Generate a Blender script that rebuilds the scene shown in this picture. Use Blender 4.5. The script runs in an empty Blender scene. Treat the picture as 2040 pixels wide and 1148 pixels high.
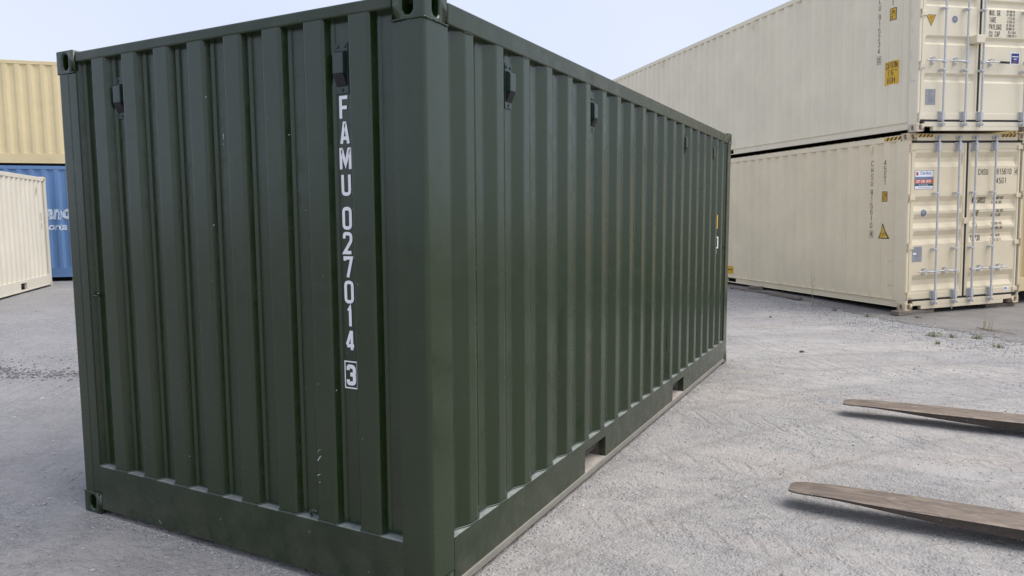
import bpy, bmesh, math, random
from mathutils import Vector, Matrix, Euler
R = math.radians
random.seed(7)
S = bpy.context.scene
COL = S.collection

# ------------------------------------------------------------------ camera
F_PX = 1442.97
yaw, pit, rol = 0.486200, 0.0984639, 0.0049633
fw = Vector((-math.sin(yaw)*math.cos(pit), math.cos(yaw)*math.cos(pit), -math.sin(pit)))
r0 = Vector((math.cos(yaw), math.sin(yaw), 0)); d0 = fw.cross(r0)
rt = math.cos(rol)*r0 + math.sin(rol)*d0
dn = -math.sin(rol)*r0 + math.cos(rol)*d0
CAMPOS = Vector((1.67502, -2.43815, 1.68553))
cd = bpy.data.cameras.new('camera'); cam = bpy.data.objects.new('camera', cd); COL.objects.link(cam)
cd.sensor_width = 36; cd.lens = F_PX/2040*36; cd.clip_end = 2000; cd.clip_start = .05
m = Matrix.Identity(4)
for i, v in enumerate((rt, -dn, -fw)):
    for j in range(3): m[j][i] = v[j]
m.translation = CAMPOS
cam.matrix_world = m
S.camera = cam

# ------------------------------------------------------------------ sky, sun, exposure
SUN_DIR = Vector((0.62, 0.24, 1.05)).normalized()       # towards the sun behind thin cloud
sun_el = math.asin(SUN_DIR.z); sun_az = math.atan2(SUN_DIR.x, SUN_DIR.y)
W = bpy.data.worlds.new('World'); S.world = W; W.use_nodes = True
nt = W.node_tree; nt.nodes.clear()
out = nt.nodes.new('ShaderNodeOutputWorld'); bg = nt.nodes.new('ShaderNodeBackground')
sky = nt.nodes.new('ShaderNodeTexSky'); sky.sky_type = 'NISHITA'; sky.sun_disc = False
sky.sun_elevation = sun_el; sky.sun_rotation = sun_az; sky.dust_density = 3.0; sky.air_density = 1.0
mx = nt.nodes.new('ShaderNodeMix'); mx.data_type = 'RGBA'; mx.inputs[0].default_value = 0.80
nt.links.new(sky.outputs[0], mx.inputs[6])
# high thin cloud veil: soft large patches of pale grey blue
tc = nt.nodes.new('ShaderNodeTexCoord'); nz = nt.nodes.new('ShaderNodeTexNoise')
nz.inputs['Scale'].default_value = 1.6; nz.inputs['Detail'].default_value = 3
nt.links.new(tc.outputs['Generated'], nz.inputs['Vector'])
rp = nt.nodes.new('ShaderNodeValToRGB')
rp.color_ramp.elements[0].position = .3; rp.color_ramp.elements[1].position = .7
rp.color_ramp.elements[0].color = (6.4, 7.05, 9.0, 1); rp.color_ramp.elements[1].color = (7.65, 8.15, 9.6, 1)
nt.links.new(nz.outputs[0], rp.inputs[0]); nt.links.new(rp.outputs[0], mx.inputs[7])
nt.links.new(mx.outputs[2], bg.inputs[0]); bg.inputs[1].default_value = 0.0600
nt.links.new(bg.outputs[0], out.inputs[0])
sl = bpy.data.lights.new('sun', 'SUN'); sl.energy = 1.5; sl.angle = R(50); sl.color = (1, .95, .87)
so = bpy.data.objects.new('sun', sl); COL.objects.link(so)
so.rotation_euler = SUN_DIR.to_track_quat('Z', 'Y').to_euler(); so.location = (6, -4, 12)
S.view_settings.view_transform = 'Standard'; S.view_settings.look = 'None'
S.view_settings.exposure = 1.05; S.view_settings.gamma = 1.0; S.view_settings.use_curve_mapping = False
S.render.engine = 'CYCLES'

# ------------------------------------------------------------------ materials
def ramp(N, L, src, stops):
    r = N.new('ShaderNodeValToRGB'); e = r.color_ramp.elements
    while len(e) < len(stops): e.new(.5)
    for k, (p, c) in enumerate(stops):
        e[k].position = p; e[k].color = (*c, 1) if len(c) == 3 else c
    L.new(src, r.inputs[0]); return r.outputs[0]
def noise(N, L, co, scale, detail=4, rough=.55, stretch=None, dist=0):
    n = N.new('ShaderNodeTexNoise'); n.inputs['Scale'].default_value = scale
    n.inputs['Detail'].default_value = detail; n.inputs['Roughness'].default_value = rough
    n.inputs['Distortion'].default_value = dist
    if stretch:
        mp = N.new('ShaderNodeMapping'); mp.inputs['Scale'].default_value = stretch
        L.new(co, mp.inputs[0]); co = mp.outputs[0]
    L.new(co, n.inputs['Vector']); return n.outputs[0]
def mixc(N, L, fac, a, b, mode='MIX'):
    x = N.new('ShaderNodeMix'); x.data_type = 'RGBA'; x.blend_type = mode
    for inp, v in ((x.inputs[0], fac), (x.inputs[6], a), (x.inputs[7], b)):
        if isinstance(v, (int, float)): inp.default_value = v
        elif isinstance(v, tuple): inp.default_value = (*v, 1)
        else: L.new(v, inp)
    return x.outputs[2]
def math_n(N, L, op, a, b=0.0):
    x = N.new('ShaderNodeMath'); x.operation = op
    for inp, v in ((x.inputs[0], a), (x.inputs[1], b)):
        if isinstance(v, (int, float)): inp.default_value = v
        else: L.new(v, inp)
    return x.outputs[0]
def base_mat(name):
    mt = bpy.data.materials.new(name); mt.use_nodes = True
    N = mt.node_tree.nodes; L = mt.node_tree.links
    b = N['Principled BSDF']; tc = N.new('ShaderNodeTexCoord')
    return mt, N, L, b, tc.outputs['Object']
def bump(N, L, b, h, strength, dist=.01):
    x = N.new('ShaderNodeBump'); x.inputs['Strength'].default_value = strength; x.inputs['Distance'].default_value = dist
    L.new(h, x.inputs['Height']); L.new(x.outputs[0], b.inputs['Normal'])
def plain(name, c, rough=.5, metal=0, var=.12, scale=30):
    mt, N, L, b, co = base_mat(name)
    n = noise(N, L, co, scale)
    col = ramp(N, L, n, [(.3, tuple(x*(1-var) for x in c)), (.7, tuple(min(1, x*(1+var)) for x in c))])
    L.new(col, b.inputs['Base Color']); b.inputs['Roughness'].default_value = rough; b.inputs['Metallic'].default_value = metal
    return mt
def paint(name, c, rough=.4, dust=(.3, .28, .24), dust_amt=.12, chips=.0, chip_col=(.35, .34, .3), streak=.1, rust=0, spec=.5, grain=.10, coat=0, ledge=None, splash=0, bk=.32):
    mt, N, L, b, co = base_mat(name)
    big = noise(N, L, co, 1.3, 5)
    col = ramp(N, L, big, [(.25, tuple(x*.93 for x in c)), (.75, tuple(min(1, x*1.06) for x in c))])
    # rain streaks run down the sheets
    st = noise(N, L, co, 1.0, 6, .6, (9, 9, .45))
    sm = ramp(N, L, st, [(.52, (0, 0, 0)), (.78, (1, 1, 1))])
    col = mixc(N, L, math_n(N, L, 'MULTIPLY', sm, streak), col, tuple(x*.72 for x in c))
    dm = ramp(N, L, noise(N, L, co, 5, 8, .65), [(.45, (0, 0, 0)), (.8, (1, 1, 1))])
    col = mixc(N, L, math_n(N, L, 'MULTIPLY', dm, dust_amt), col, dust)
    # orange-peel mottling of sprayed paint
    fine = noise(N, L, co, 240, 3, .7)
    fv = ramp(N, L, fine, [(.3, (1-grain,)*3), (.7, (1+grain,)*3)])
    col = mixc(N, L, 1.0, col, fv, 'MULTIPLY')
    if chips:
        cn = noise(N, L, co, 38, 3, .75)
        cm = ramp(N, L, cn, [(chips, (0, 0, 0)), (chips+.012, (1, 1, 1))])
        col = mixc(N, L, cm, col, chip_col)
    if rust:
        rn = noise(N, L, co, 16, 8, .7); rm = ramp(N, L, rn, [(.60-rust*.15, (0, 0, 0)), (.70-rust*.12, (1, 1, 1))])
        col = mixc(N, L, math_n(N, L, 'MULTIPLY', rm, min(1, .5+rust*.5)), col, (.22, .085, .03))
    if splash:     # dried mud splashed up the lowest hand's breadth
        sz = N.new('ShaderNodeSeparateXYZ'); L.new(co, sz.inputs[0])
        zz = N.new('ShaderNodeMapRange'); zz.inputs[1].default_value = .26; zz.inputs[2].default_value = .03; L.new(sz.outputs[2], zz.inputs[0])
        sn = ramp(N, L, noise(N, L, co, 9, 9, .72), [(.40, (0, 0, 0)), (.62, (1, 1, 1))])
        col = mixc(N, L, math_n(N, L, 'MULTIPLY', math_n(N, L, 'MULTIPLY', zz.outputs[0], sn), splash), col, (.20, .18, .15))
    if ledge:      # dust that has settled on level ledges
        ge = N.new('ShaderNodeNewGeometry'); sp = N.new('ShaderNodeSeparateXYZ'); L.new(ge.outputs['True Normal'], sp.inputs[0])
        lm = ramp(N, L, sp.outputs[2], [(.80, (0, 0, 0)), (.97, (1, 1, 1))])
        lv = ramp(N, L, noise(N, L, co, 22, 6, .65), [(.25, (.55,)*3), (.6, (1, 1, 1))])
        lf = math_n(N, L, 'MULTIPLY', lm, lv)
        col = mixc(N, L, lf, col, ledge)
        b.inputs['Coat Weight'].default_value = coat
        inv = math_n(N, L, 'MULTIPLY', math_n(N, L, 'SUBTRACT', 1.0, lf), coat); L.new(inv, b.inputs['Coat Weight'])
    else: b.inputs['Coat Weight'].default_value = coat
    b.inputs['Coat Roughness'].default_value = .22
    L.new(col, b.inputs['Base Color'])
    rr = ramp(N, L, noise(N, L, co, 12, 6), [(.3, (rough-.06,)*3), (.7, (rough+.1,)*3)])
    L.new(rr, b.inputs['Roughness'])
    b.inputs['Specular IOR Level'].default_value = spec
    h = mixc(N, L, .25, noise(N, L, co, 3.0, 3), noise(N, L, co, 160, 2))
    bump(N, L, b, h, bk, .007)
    return mt

GREEN = paint('green_paint', (.0118, .0266, .0064), .21, coat=.0, dust=(.10, .105, .085), dust_amt=.02, chips=.775, chip_col=(.30, .31, .28), streak=.10, spec=.68, bk=.07)
GREEN_RAIL = paint('green_rail_paint', (.0160, .0290, .0105), .27, coat=.0, ledge=(.34, .37, .355), splash=.16, bk=.14, dust=(.16, .15, .125), dust_amt=.20, chips=.752, chip_col=(.28, .28, .25), streak=.12)
LIP = paint('dusty_lip', (.20, .19, .16), .8, dust=(.33, .31, .27), dust_amt=.6, streak=0)
WELD = paint('green_weld_paint', (.045, .060, .048), .30, streak=0)
CREAM_LO = paint('beige_paint', (.79, .685, .48), .45, dust=(.42, .36, .27), dust_amt=.10, streak=.05, grain=.04)
CREAM_UP = paint('cream_paint', (.81, .735, .555), .45, dust=(.44, .39, .31), dust_amt=.08, streak=.05, grain=.04)
CAST_LO = paint('rusty_beige_paint', (.66, .55, .38), .6, rust=.55, streak=.3)
CAST_UP = paint('rusty_cream_paint', (.64, .57, .44), .6, rust=.45, streak=.3)
PALE = paint('pale_cream_paint', (.70, .655, .545), .5, dust_amt=.08, dust=(.45, .41, .33), streak=.12, grain=.04)
TAN = paint('tan_paint', (.72, .60, .35), .5, dust=(.40, .32, .19), dust_amt=.12, streak=.12, grain=.05)
BLUE = paint('blue_paint', (.13, .25, .47), .42, dust=(.18, .26, .45), dust_amt=.15, streak=.15)
GALV = plain('galvanised_steel', (.56, .57, .585), .45, .15, .14, 60)
RUBBER = plain('black_rubber', (.022, .021, .022), .7)
BLACK = plain('black_print', (.03, .028, .026), .6, 0, .3, 90)
WHITE = plain('white_vinyl', (.88, .88, .91), .45, 0, .03)
WHITEP = plain('white_print', (.62, .70, .80), .5, 0, .06)
YEL = plain('yellow_vinyl', (.72, .43, .025), .45, 0, .05)
SILV = plain('silver_plate', (.33, .335, .35), .5, 0, .15, 20)
NAVY = plain('navy_print', (.025, .04, .19), .45)
SLATE = plain('slate_print', (.18, .24, .38), .45)
ORANGE = plain('orange_print', (.62, .13, .045), .45)
REDP = plain('red_print', (.50, .06, .05), .45)
TEAL = plain('dark_teal_print', (.02, .09, .09), .45)
GREYP = plain('grey_print', (.22, .23, .26), .5)
VENT = plain('dark_vent_plastic', (.028, .047, .040), .28, 0, .1)
VENTG = plain('dark_vent_grille', (.018, .02, .021), .5)
INNER = plain('bare_primer_steel', (.05, .045, .04), .8)
POCKET = plain('dusty_pocket_floor', (.40, .355, .315), .9, 0, .3, 14)
CHIP = plain('bare_metal_scratch', (.50, .52, .50), .5)

def wood_mat(name, c1, c2):
    mt, N, L, b, co = base_mat(name)
    n = noise(N, L, co, 6, 8, .65, (1, 14, 14), .6)
    L.new(ramp(N, L, n, [(.3, c1), (.7, c2)]), b.inputs['Base Color']); b.inputs['Roughness'].default_value = .85
    bump(N, L, b, n, .6, .006); return mt
WOOD = wood_mat('weathered_timber', (.10, .082, .066), (.27, .23, .185))
def steel_tine(name='worn_fork_steel', k=1.0, rough=0):
    mt, N, L, b, co = base_mat(name)
    n = noise(N, L, co, 2.2, 11, .70, (1.3, 4.2, 4.2), 2.2)
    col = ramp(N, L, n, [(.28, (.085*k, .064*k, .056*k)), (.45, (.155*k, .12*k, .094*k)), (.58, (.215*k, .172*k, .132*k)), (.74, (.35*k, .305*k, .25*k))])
    p = noise(N, L, co, 9, 6, .6, (.35, 6, 6))
    col = mixc(N, L, ramp(N, L, p, [(.56, (0, 0, 0)), (.66, (.7, .7, .7))]), col, (.075, .055, .055))
    s = noise(N, L, co, 55, 3, .7)
    col = mixc(N, L, ramp(N, L, s, [(.68, (0, 0, 0)), (.70, (.8, .8, .8))]), col, (.42, .39, .35))
    L.new(col, b.inputs['Base Color']); b.inputs['Metallic'].default_value = .25
    L.new(ramp(N, L, n, [(.3, (.62,)*3), (.75, (.38,)*3)]), b.inputs['Roughness'])
    bump(N, L, b, noise(N, L, co, 40, 5), .35, .004); return mt
TINE = steel_tine(k=1.12); TINE_SIDE = steel_tine('shaded_fork_steel', .30); TINE_EDGE = steel_tine('highlight_fork_edge', 1.7)  # same steel thrice: side shade and edge highlight put into the colour

def ground_mat():
    mt, N, L, b, co = base_mat('compacted_gravel')
    sep = N.new('ShaderNodeSeparateXYZ'); L.new(co, sep.inputs[0])
    mid = noise(N, L, co, 2.6, 8, .65, None, .3)
    xm = N.new('ShaderNodeMapRange'); xm.inputs[1].default_value = -3.5; xm.inputs[2].default_value = .3
    L.new(sep.outputs[0], xm.inputs[0])
    # pale limestone dust where trucks drive, greyer stone by the left row
    grey = ramp(N, L, mid, [(.3, (.315, .31, .313)), (.7, (.38, .374, .377))])
    pale = ramp(N, L, mid, [(.3, (.435, .422, .412)), (.5, (.468, .45, .433)), (.7, (.50, .475, .45))])
    base = mixc(N, L, xm.outputs[0], grey, pale)
    vo = N.new('ShaderNodeTexVoronoi'); vo.inputs['Scale'].default_value = 62; L.new(co, vo.inputs['Vector'])
    cc = N.new('ShaderNodeSeparateColor'); L.new(vo.outputs['Color'], cc.inputs[0])
    vo2 = N.new('ShaderNodeTexVoronoi'); vo2.inputs['Scale'].default_value = 26; L.new(co, vo2.inputs['Vector'])
    cc2 = N.new('ShaderNodeSeparateColor'); L.new(vo2.outputs['Color'], cc2.inputs[0])
    chips = mixc(N, L, 1.0, base, ramp(N, L, cc.outputs[0], [(0, (.70,)*3), (.45, (.94,)*3), (.85, (1.03,)*3), (1, (1.25,)*3)]), 'MULTIPLY')
    chips = mixc(N, L, .5, chips, ramp(N, L, cc2.outputs[0], [(0, (.6,)*3), (.5, (.95,)*3), (1, (1.3,)*3)]), 'MULTIPLY')
    chips = mixc(N, L, .22, chips, (.375, .378, .395))
    fine = noise(N, L, co, 120, 4, .7)
    dust = mixc(N, L, 1.0, mixc(N, L, xm.outputs[0], (.36, .353, .355), (.52, .492, .46)), ramp(N, L, fine, [(.3, (.86,)*3), (.7, (1.1,)*3)]), 'MULTIPLY')
    # where dust lies smooth and where chips show: dragged patches, broken up at three sizes
    d1 = noise(N, L, co, .8, 9, .66, (.7, 1.3, 1), .8)
    d2 = noise(N, L, co, 4.5, 8, .7, None, .5)
    d3 = noise(N, L, co, 24, 5, .7)
    dd = math_n(N, L, 'ADD', math_n(N, L, 'MULTIPLY', d1, .50), math_n(N, L, 'ADD', math_n(N, L, 'MULTIPLY', d2, .32), math_n(N, L, 'MULTIPLY', d3, .18)))
    dm = ramp(N, L, dd, [(.36, (0, 0, 0)), (.56, (1, 1, 1))])
    dms = math_n(N, L, 'MULTIPLY', dm, .85)
    col = mixc(N, L, dms, chips, dust)
    # dark scuffs and a wet-looking seam near the left row
    o1 = noise(N, L, co, 1.1, 9, .72, (.45, 2.0, 1), 1.0)
    inv = math_n(N, L, 'SUBTRACT', 1.0, xm.outputs[0])
    dk = math_n(N, L, 'MULTIPLY', ramp(N, L, o1, [(.63, (0, 0, 0)), (.69, (.7, .7, .7))]), inv)
    dk = math_n(N, L, 'MULTIPLY', dk, ramp(N, L, d3, [(.42, (0, 0, 0)), (.58, (1, 1, 1))]))
    col = mixc(N, L, dk, col, (.10, .10, .105))
    # tan tyre sweeps across the pale side
    o2 = noise(N, L, co, .9, 7, .6, (.35, 1.9, 1), 1.2)
    tan_ = math_n(N, L, 'MULTIPLY', ramp(N, L, o2, [(.52, (0, 0, 0)), (.62, (.55, .55, .55)), (.72, (0, 0, 0))]), xm.outputs[0])
    col = mixc(N, L, tan_, col, (.56, .495, .435))
    # curved tyre sweeps: bands of fines pushed aside round a wide turn
    mr = N.new('ShaderNodeMapping'); mr.inputs['Location'].default_value = (-9.0, 2.5, 0); L.new(co, mr.inputs[0])
    wr = N.new('ShaderNodeTexWave'); wr.wave_type = 'RINGS'; wr.rings_direction = 'SPHERICAL'; wr.inputs['Scale'].default_value = .21; wr.inputs['Distortion'].default_value = 1.6; wr.inputs['Detail'].default_value = 4; wr.inputs['Detail Scale'].default_value = .8
    L.new(mr.outputs[0], wr.inputs[0])
    band = ramp(N, L, wr.outputs['Fac'], [(.55, (0, 0, 0)), (.80, (1, 1, 1))])
    bm_ = math_n(N, L, 'MULTIPLY', math_n(N, L, 'MULTIPLY', band, ramp(N, L, d2, [(.38, (0, 0, 0)), (.58, (.75, .75, .75))])), xm.outputs[0])
    col = mixc(N, L, bm_, col, (.55, .52, .482))
    edge_ = ramp(N, L, wr.outputs['Fac'], [(.40, (0, 0, 0)), (.50, (.42, .42, .42)), (.58, (0, 0, 0))])
    col = mixc(N, L, math_n(N, L, 'MULTIPLY', edge_, xm.outputs[0]), col, (.36, .325, .29))
    L.new(col, b.inputs['Base Color']); b.inputs['Roughness'].default_value = .92; b.inputs['Specular IOR Level'].default_value = .2
    basecol = b.inputs['Base Color']
    # relief: chips, clods and tyre lug prints in bands
    def lug(rot, sc, mrot, seed):
        mp = N.new('ShaderNodeMapping'); mp.inputs['Rotation'].default_value = (0, 0, R(rot)); mp.inputs['Location'].default_value = (seed, seed*.7, 0); L.new(co, mp.inputs[0])
        w = N.new('ShaderNodeTexWave'); w.inputs['Scale'].default_value = sc; w.inputs['Distortion'].default_value = 2.2; w.inputs['Detail'].default_value = 3; w.inputs['Detail Scale'].default_value = 1.5
        L.new(mp.outputs[0], w.inputs[0])
        m2 = N.new('ShaderNodeMapping'); m2.inputs['Rotation'].default_value = (0, 0, R(mrot)); m2.inputs['Scale'].default_value = (.3, 1.6, 1); m2.inputs['Location'].default_value = (seed, seed, 0); L.new(co, m2.inputs[0])
        n_ = N.new('ShaderNodeTexNoise'); n_.inputs['Scale'].default_value = .8; n_.inputs['Detail'].default_value = 5; L.new(m2.outputs[0], n_.inputs[0])
        return math_n(N, L, 'MULTIPLY', ramp(N, L, w.outputs['Fac'], [(.0, (0, 0, 0)), (.22, (1, 1, 1)), (1, (1, 1, 1))]), ramp(N, L, n_.outputs[0], [(.52, (0, 0, 0)), (.60, (1, 1, 1))]))
    lg = math_n(N, L, 'ADD', lug(55, 1.6, 15, 3.1), lug(-35, 2.0, -30, 8.7))
    rough = math_n(N, L, 'SUBTRACT', 1.15, dm)
    h1 = math_n(N, L, 'MULTIPLY', math_n(N, L, 'MULTIPLY', vo.outputs['Distance'], -1.3), rough)
    h2 = math_n(N, L, 'MULTIPLY', math_n(N, L, 'MULTIPLY', vo2.outputs['Distance'], -1.1), rough)
    h3 = math_n(N, L, 'MULTIPLY', noise(N, L, co, 11, 9, .72), 1.5)
    h = math_n(N, L, 'ADD', math_n(N, L, 'ADD', h1, h2), math_n(N, L, 'ADD', h3, math_n(N, L, 'MULTIPLY', lg, .62)))
    vc = N.new('ShaderNodeTexVoronoi'); vc.feature = 'DISTANCE_TO_EDGE'; vc.inputs['Scale'].default_value = 5.5
    wn = N.new('ShaderNodeTexNoise'); wn.inputs['Scale'].default_value = 4; wn.inputs['Detail'].default_value = 6; L.new(co, wn.inputs['Vector'])
    vm = N.new('ShaderNodeMix'); vm.data_type = 'VECTOR'; vm.inputs[0].default_value = .22; L.new(co, vm.inputs[4]); L.new(wn.outputs['Color'], vm.inputs[5]); L.new(vm.outputs[1], vc.inputs['Vector'])
    ck = ramp(N, L, vc.outputs['Distance'], [(.0, (0, 0, 0)), (.035, (1, 1, 1))])
    cmask = math_n(N, L, 'MULTIPLY', dm, ramp(N, L, noise(N, L, co, 1.7, 5), [(.48, (0, 0, 0)), (.60, (1, 1, 1))]))
    h = math_n(N, L, 'ADD', h, math_n(N, L, 'MULTIPLY', math_n(N, L, 'MULTIPLY', ck, cmask), .55))
    cdark = math_n(N, L, 'MULTIPLY', math_n(N, L, 'SUBTRACT', 1.0, ck), math_n(N, L, 'MULTIPLY', cmask, .45))
    pr1 = math_n(N, L, 'MULTIPLY', math_n(N, L, 'SUBTRACT', ramp(N, L, lg, [(.0, (0, 0, 0)), (.02, (1, 1, 1))]), ramp(N, L, lg, [(.25, (0, 0, 0)), (.5, (1, 1, 1))])), .30)
    col = mixc(N, L, cdark, col, (.27, .255, .24)); col = mixc(N, L, pr1, col, (.33, .315, .30)); col = mixc(N, L, 1.0, col, (.86, .86, .87), 'MULTIPLY'); L.new(col, basecol)
    bump(N, L, b, h, .68, .024)
    return mt
GROUND = ground_mat()
def asphalt_mat():
    mt, N, L, b, co = base_mat('worn_asphalt')
    n = noise(N, L, co, 1.2, 8, .65, None, .5)
    col = ramp(N, L, n, [(.3, (.16, .150, .142)), (.7, (.235, .22, .206))])
    d = noise(N, L, co, 4.5, 8, .7)
    col = mixc(N, L, ramp(N, L, d, [(.52, (0, 0, 0)), (.75, (.6, .6, .6))]), col, (.29, .265, .235))
    s = noise(N, L, co, 130, 3, .7)
    col = mixc(N, L, 1.0, col, ramp(N, L, s, [(.3, (.8,)*3), (.62, (1.05,)*3), (.75, (1.5,)*3)]), 'MULTIPLY')
    L.new(col, b.inputs['Base Color']); b.inputs['Roughness'].default_value = .88
    bump(N, L, b, s, .4, .006); return mt
ASPHALT = asphalt_mat()
def stone_mat():
    mt, N, L, b, co = base_mat('gravel_stone')
    g = N.new('ShaderNodeNewGeometry')
    L.new(ramp(N, L, g.outputs['Random Per Island'], [(0, (.17, .17, .182)), (.35, (.34, .338, .342)), (.85, (.44, .425, .405)), (1, (.56, .54, .51))]), b.inputs['Base Color'])
    b.inputs['Roughness'].default_value = .9; return mt
STONE = stone_mat()
def leaf_mat(name, a, c):
    mt, N, L, b, co = base_mat(name)
    g = N.new('ShaderNodeNewGeometry')
    L.new(ramp(N, L, g.outputs['Random Per Island'], [(0, a), (1, c)]), b.inputs['Base Color']); b.inputs['Roughness'].default_value = .6
    return mt
LEAF = leaf_mat('weed_leaf', (.09, .115, .035), (.20, .22, .075))
DRY = leaf_mat('dry_grass', (.26, .19, .10), (.48, .41, .27))
ROOT = leaf_mat('dead_brown_stem', (.15, .10, .065), (.30, .21, .14))

# ------------------------------------------------------------------ geometry helpers
class G:
    """collects verts and faces for ONE mesh"""
    def __init__(s): s.v = []; s.f = []
    def add(s, vs, fs):
        o = len(s.v); s.v += [tuple(x) for x in vs]; s.f += [tuple(i+o for i in f) for f in fs]; return s
    def box(s, x0, x1, y0, y1, z0, z1):
        return s.add([(x0,y0,z0),(x1,y0,z0),(x1,y1,z0),(x0,y1,z0),(x0,y0,z1),(x1,y0,z1),(x1,y1,z1),(x0,y1,z1)],
            [(0,3,2,1),(4,5,6,7),(0,1,5,4),(1,2,6,5),(2,3,7,6),(3,0,4,7)])
    def prism(s, poly, axis, t0, t1):
        """poly (p,q) counter-clockwise extruded along axis: 'a' -> (t,p,q), 'b' -> (p,t,q), 'c' -> (p,q,t)"""
        f = {'a': lambda p, q, t: (t, p, q), 'b': lambda p, q, t: (p, t, q), 'c': lambda p, q, t: (p, q, t)}[axis]
        n = len(poly); vs = [f(p, q, t0) for p, q in poly] + [f(p, q, t1) for p, q in poly]
        return s.add(vs, [tuple(range(n)), tuple(range(2*n-1, n-1, -1))] + [(i, i+n, (i+1) % n+n, (i+1) % n) for i in range(n)])
    def tube(s, pts, r, n=10, cap=True):
        pts = [Vector(p) for p in pts]; vs = []; fs = []
        for i, p in enumerate(pts):
            t = (pts[min(i+1, len(pts)-1)] - pts[max(i-1, 0)]).normalized()
            u = t.cross(Vector((0, 0, 1)) if abs(t.z) < .9 else Vector((1, 0, 0))).normalized(); w = t.cross(u)
            rr = r[i] if isinstance(r, (list, tuple)) else r
            for k in range(n):
                an = 2*math.pi*k/n; vs.append(p + rr*(math.cos(an)*u + math.sin(an)*w))
        for i in range(len(pts)-1):
            for k in range(n): fs.append((i*n+k, i*n+(k+1) % n, (i+1)*n+(k+1) % n, (i+1)*n+k))
        if cap: fs += [tuple(range(n-1, -1, -1)), tuple(range((len(pts)-1)*n, len(pts)*n))]
        return s.add(vs, fs)
    def grid(s, P):
        o = []; nr = len(P); nc = len(P[0])
        for row in P: o += row
        return s.add(o, [(i*nc+j, i*nc+j+1, (i+1)*nc+j+1, (i+1)*nc+j) for i in range(nr-1) for j in range(nc-1)])

def mesh(name, g, smooth=False, fix=True):
    me = bpy.data.meshes.new(name); me.from_pydata(g.v, [], g.f)
    if fix:
        bm = bmesh.new(); bm.from_mesh(me); bmesh.ops.recalc_face_normals(bm, faces=bm.faces); bm.to_mesh(me); bm.free()
    if smooth: me.polygons.foreach_set('use_smooth', [True]*len(me.polygons))
    me.update(); return me
def ob(name, g, mat, parent=None, bev=0, smooth=False, seg=2, fix=True):
    me = g if isinstance(g, bpy.types.Mesh) else mesh(name, g, smooth or bev > 0, fix)
    if not me.materials: me.materials.append(mat)
    o = bpy.data.objects.new(name, me); COL.objects.link(o)
    if parent: o.parent = parent
    if bev:
        b = o.modifiers.new('bevel', 'BEVEL'); b.width = bev; b.segments = seg; b.limit_method = 'ANGLE'; b.angle_limit = R(40)
        b.harden_normals = False
    if bev or smooth:
        w = o.modifiers.new('wn', 'WEIGHTED_NORMAL'); w.keep_sharp = True; w.weight = 80
    return o
def tag(o, label=None, cat=None, group=None, kind=None):
    for k, v in (('label', label), ('category', cat), ('group', group), ('kind', kind)):
        if v: o[k] = v
    return o
def empty(name, loc, rot, label, cat, group=None):
    o = bpy.data.objects.new(name, None); COL.objects.link(o); o.location = loc; o.rotation_euler = rot
    o.empty_display_size = .2
    return tag(o, label, cat, group)

# rounded polyline used for folded sheet profiles: list of (t, d)
def rounded(pts, r=.010, n=3):
    o = [pts[0]]
    for i in range(1, len(pts)-1):
        p = Vector(pts[i]); a = Vector(pts[i-1])-p; b = Vector(pts[i+1])-p
        k = min(r, a.length*.45, b.length*.45)
        if a.length < 1e-6 or b.length < 1e-6: continue
        A = p+a.normalized()*k; B = p+b.normalized()*k
        for j in range(n+1):
            t = j/n; q = A*(1-t)**2 + p*2*t*(1-t) + B*t*t; o.append((q.x, q.y))
    o.append(pts[-1]); return o
def corr(t0, t1, first_end, pitch, flat, slope, depth, start_d=None):
    """breakpoints of a trapezoidal corrugation; an outer flat ends at first_end + k*pitch"""
    pts = []; k0 = math.floor((t0-first_end)/pitch)-1; k = k0
    while first_end+k*pitch < t1+pitch:
        e = first_end+k*pitch
        pts += [(e-flat, 0), (e, 0), (e+slope, depth), (e+pitch-flat-slope, depth)]; k += 1
    def ev(t):
        for (a, x), (b, y) in zip(pts, pts[1:]):
            if a <= t <= b: return x+(y-x)*(t-a)/max(b-a, 1e-9)
        return 0
    res = [(t0, ev(t0))] + [p for p in pts if t0+.004 < p[0] < t1-.004] + [(t1, ev(t1))]
    return res, ev

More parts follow.
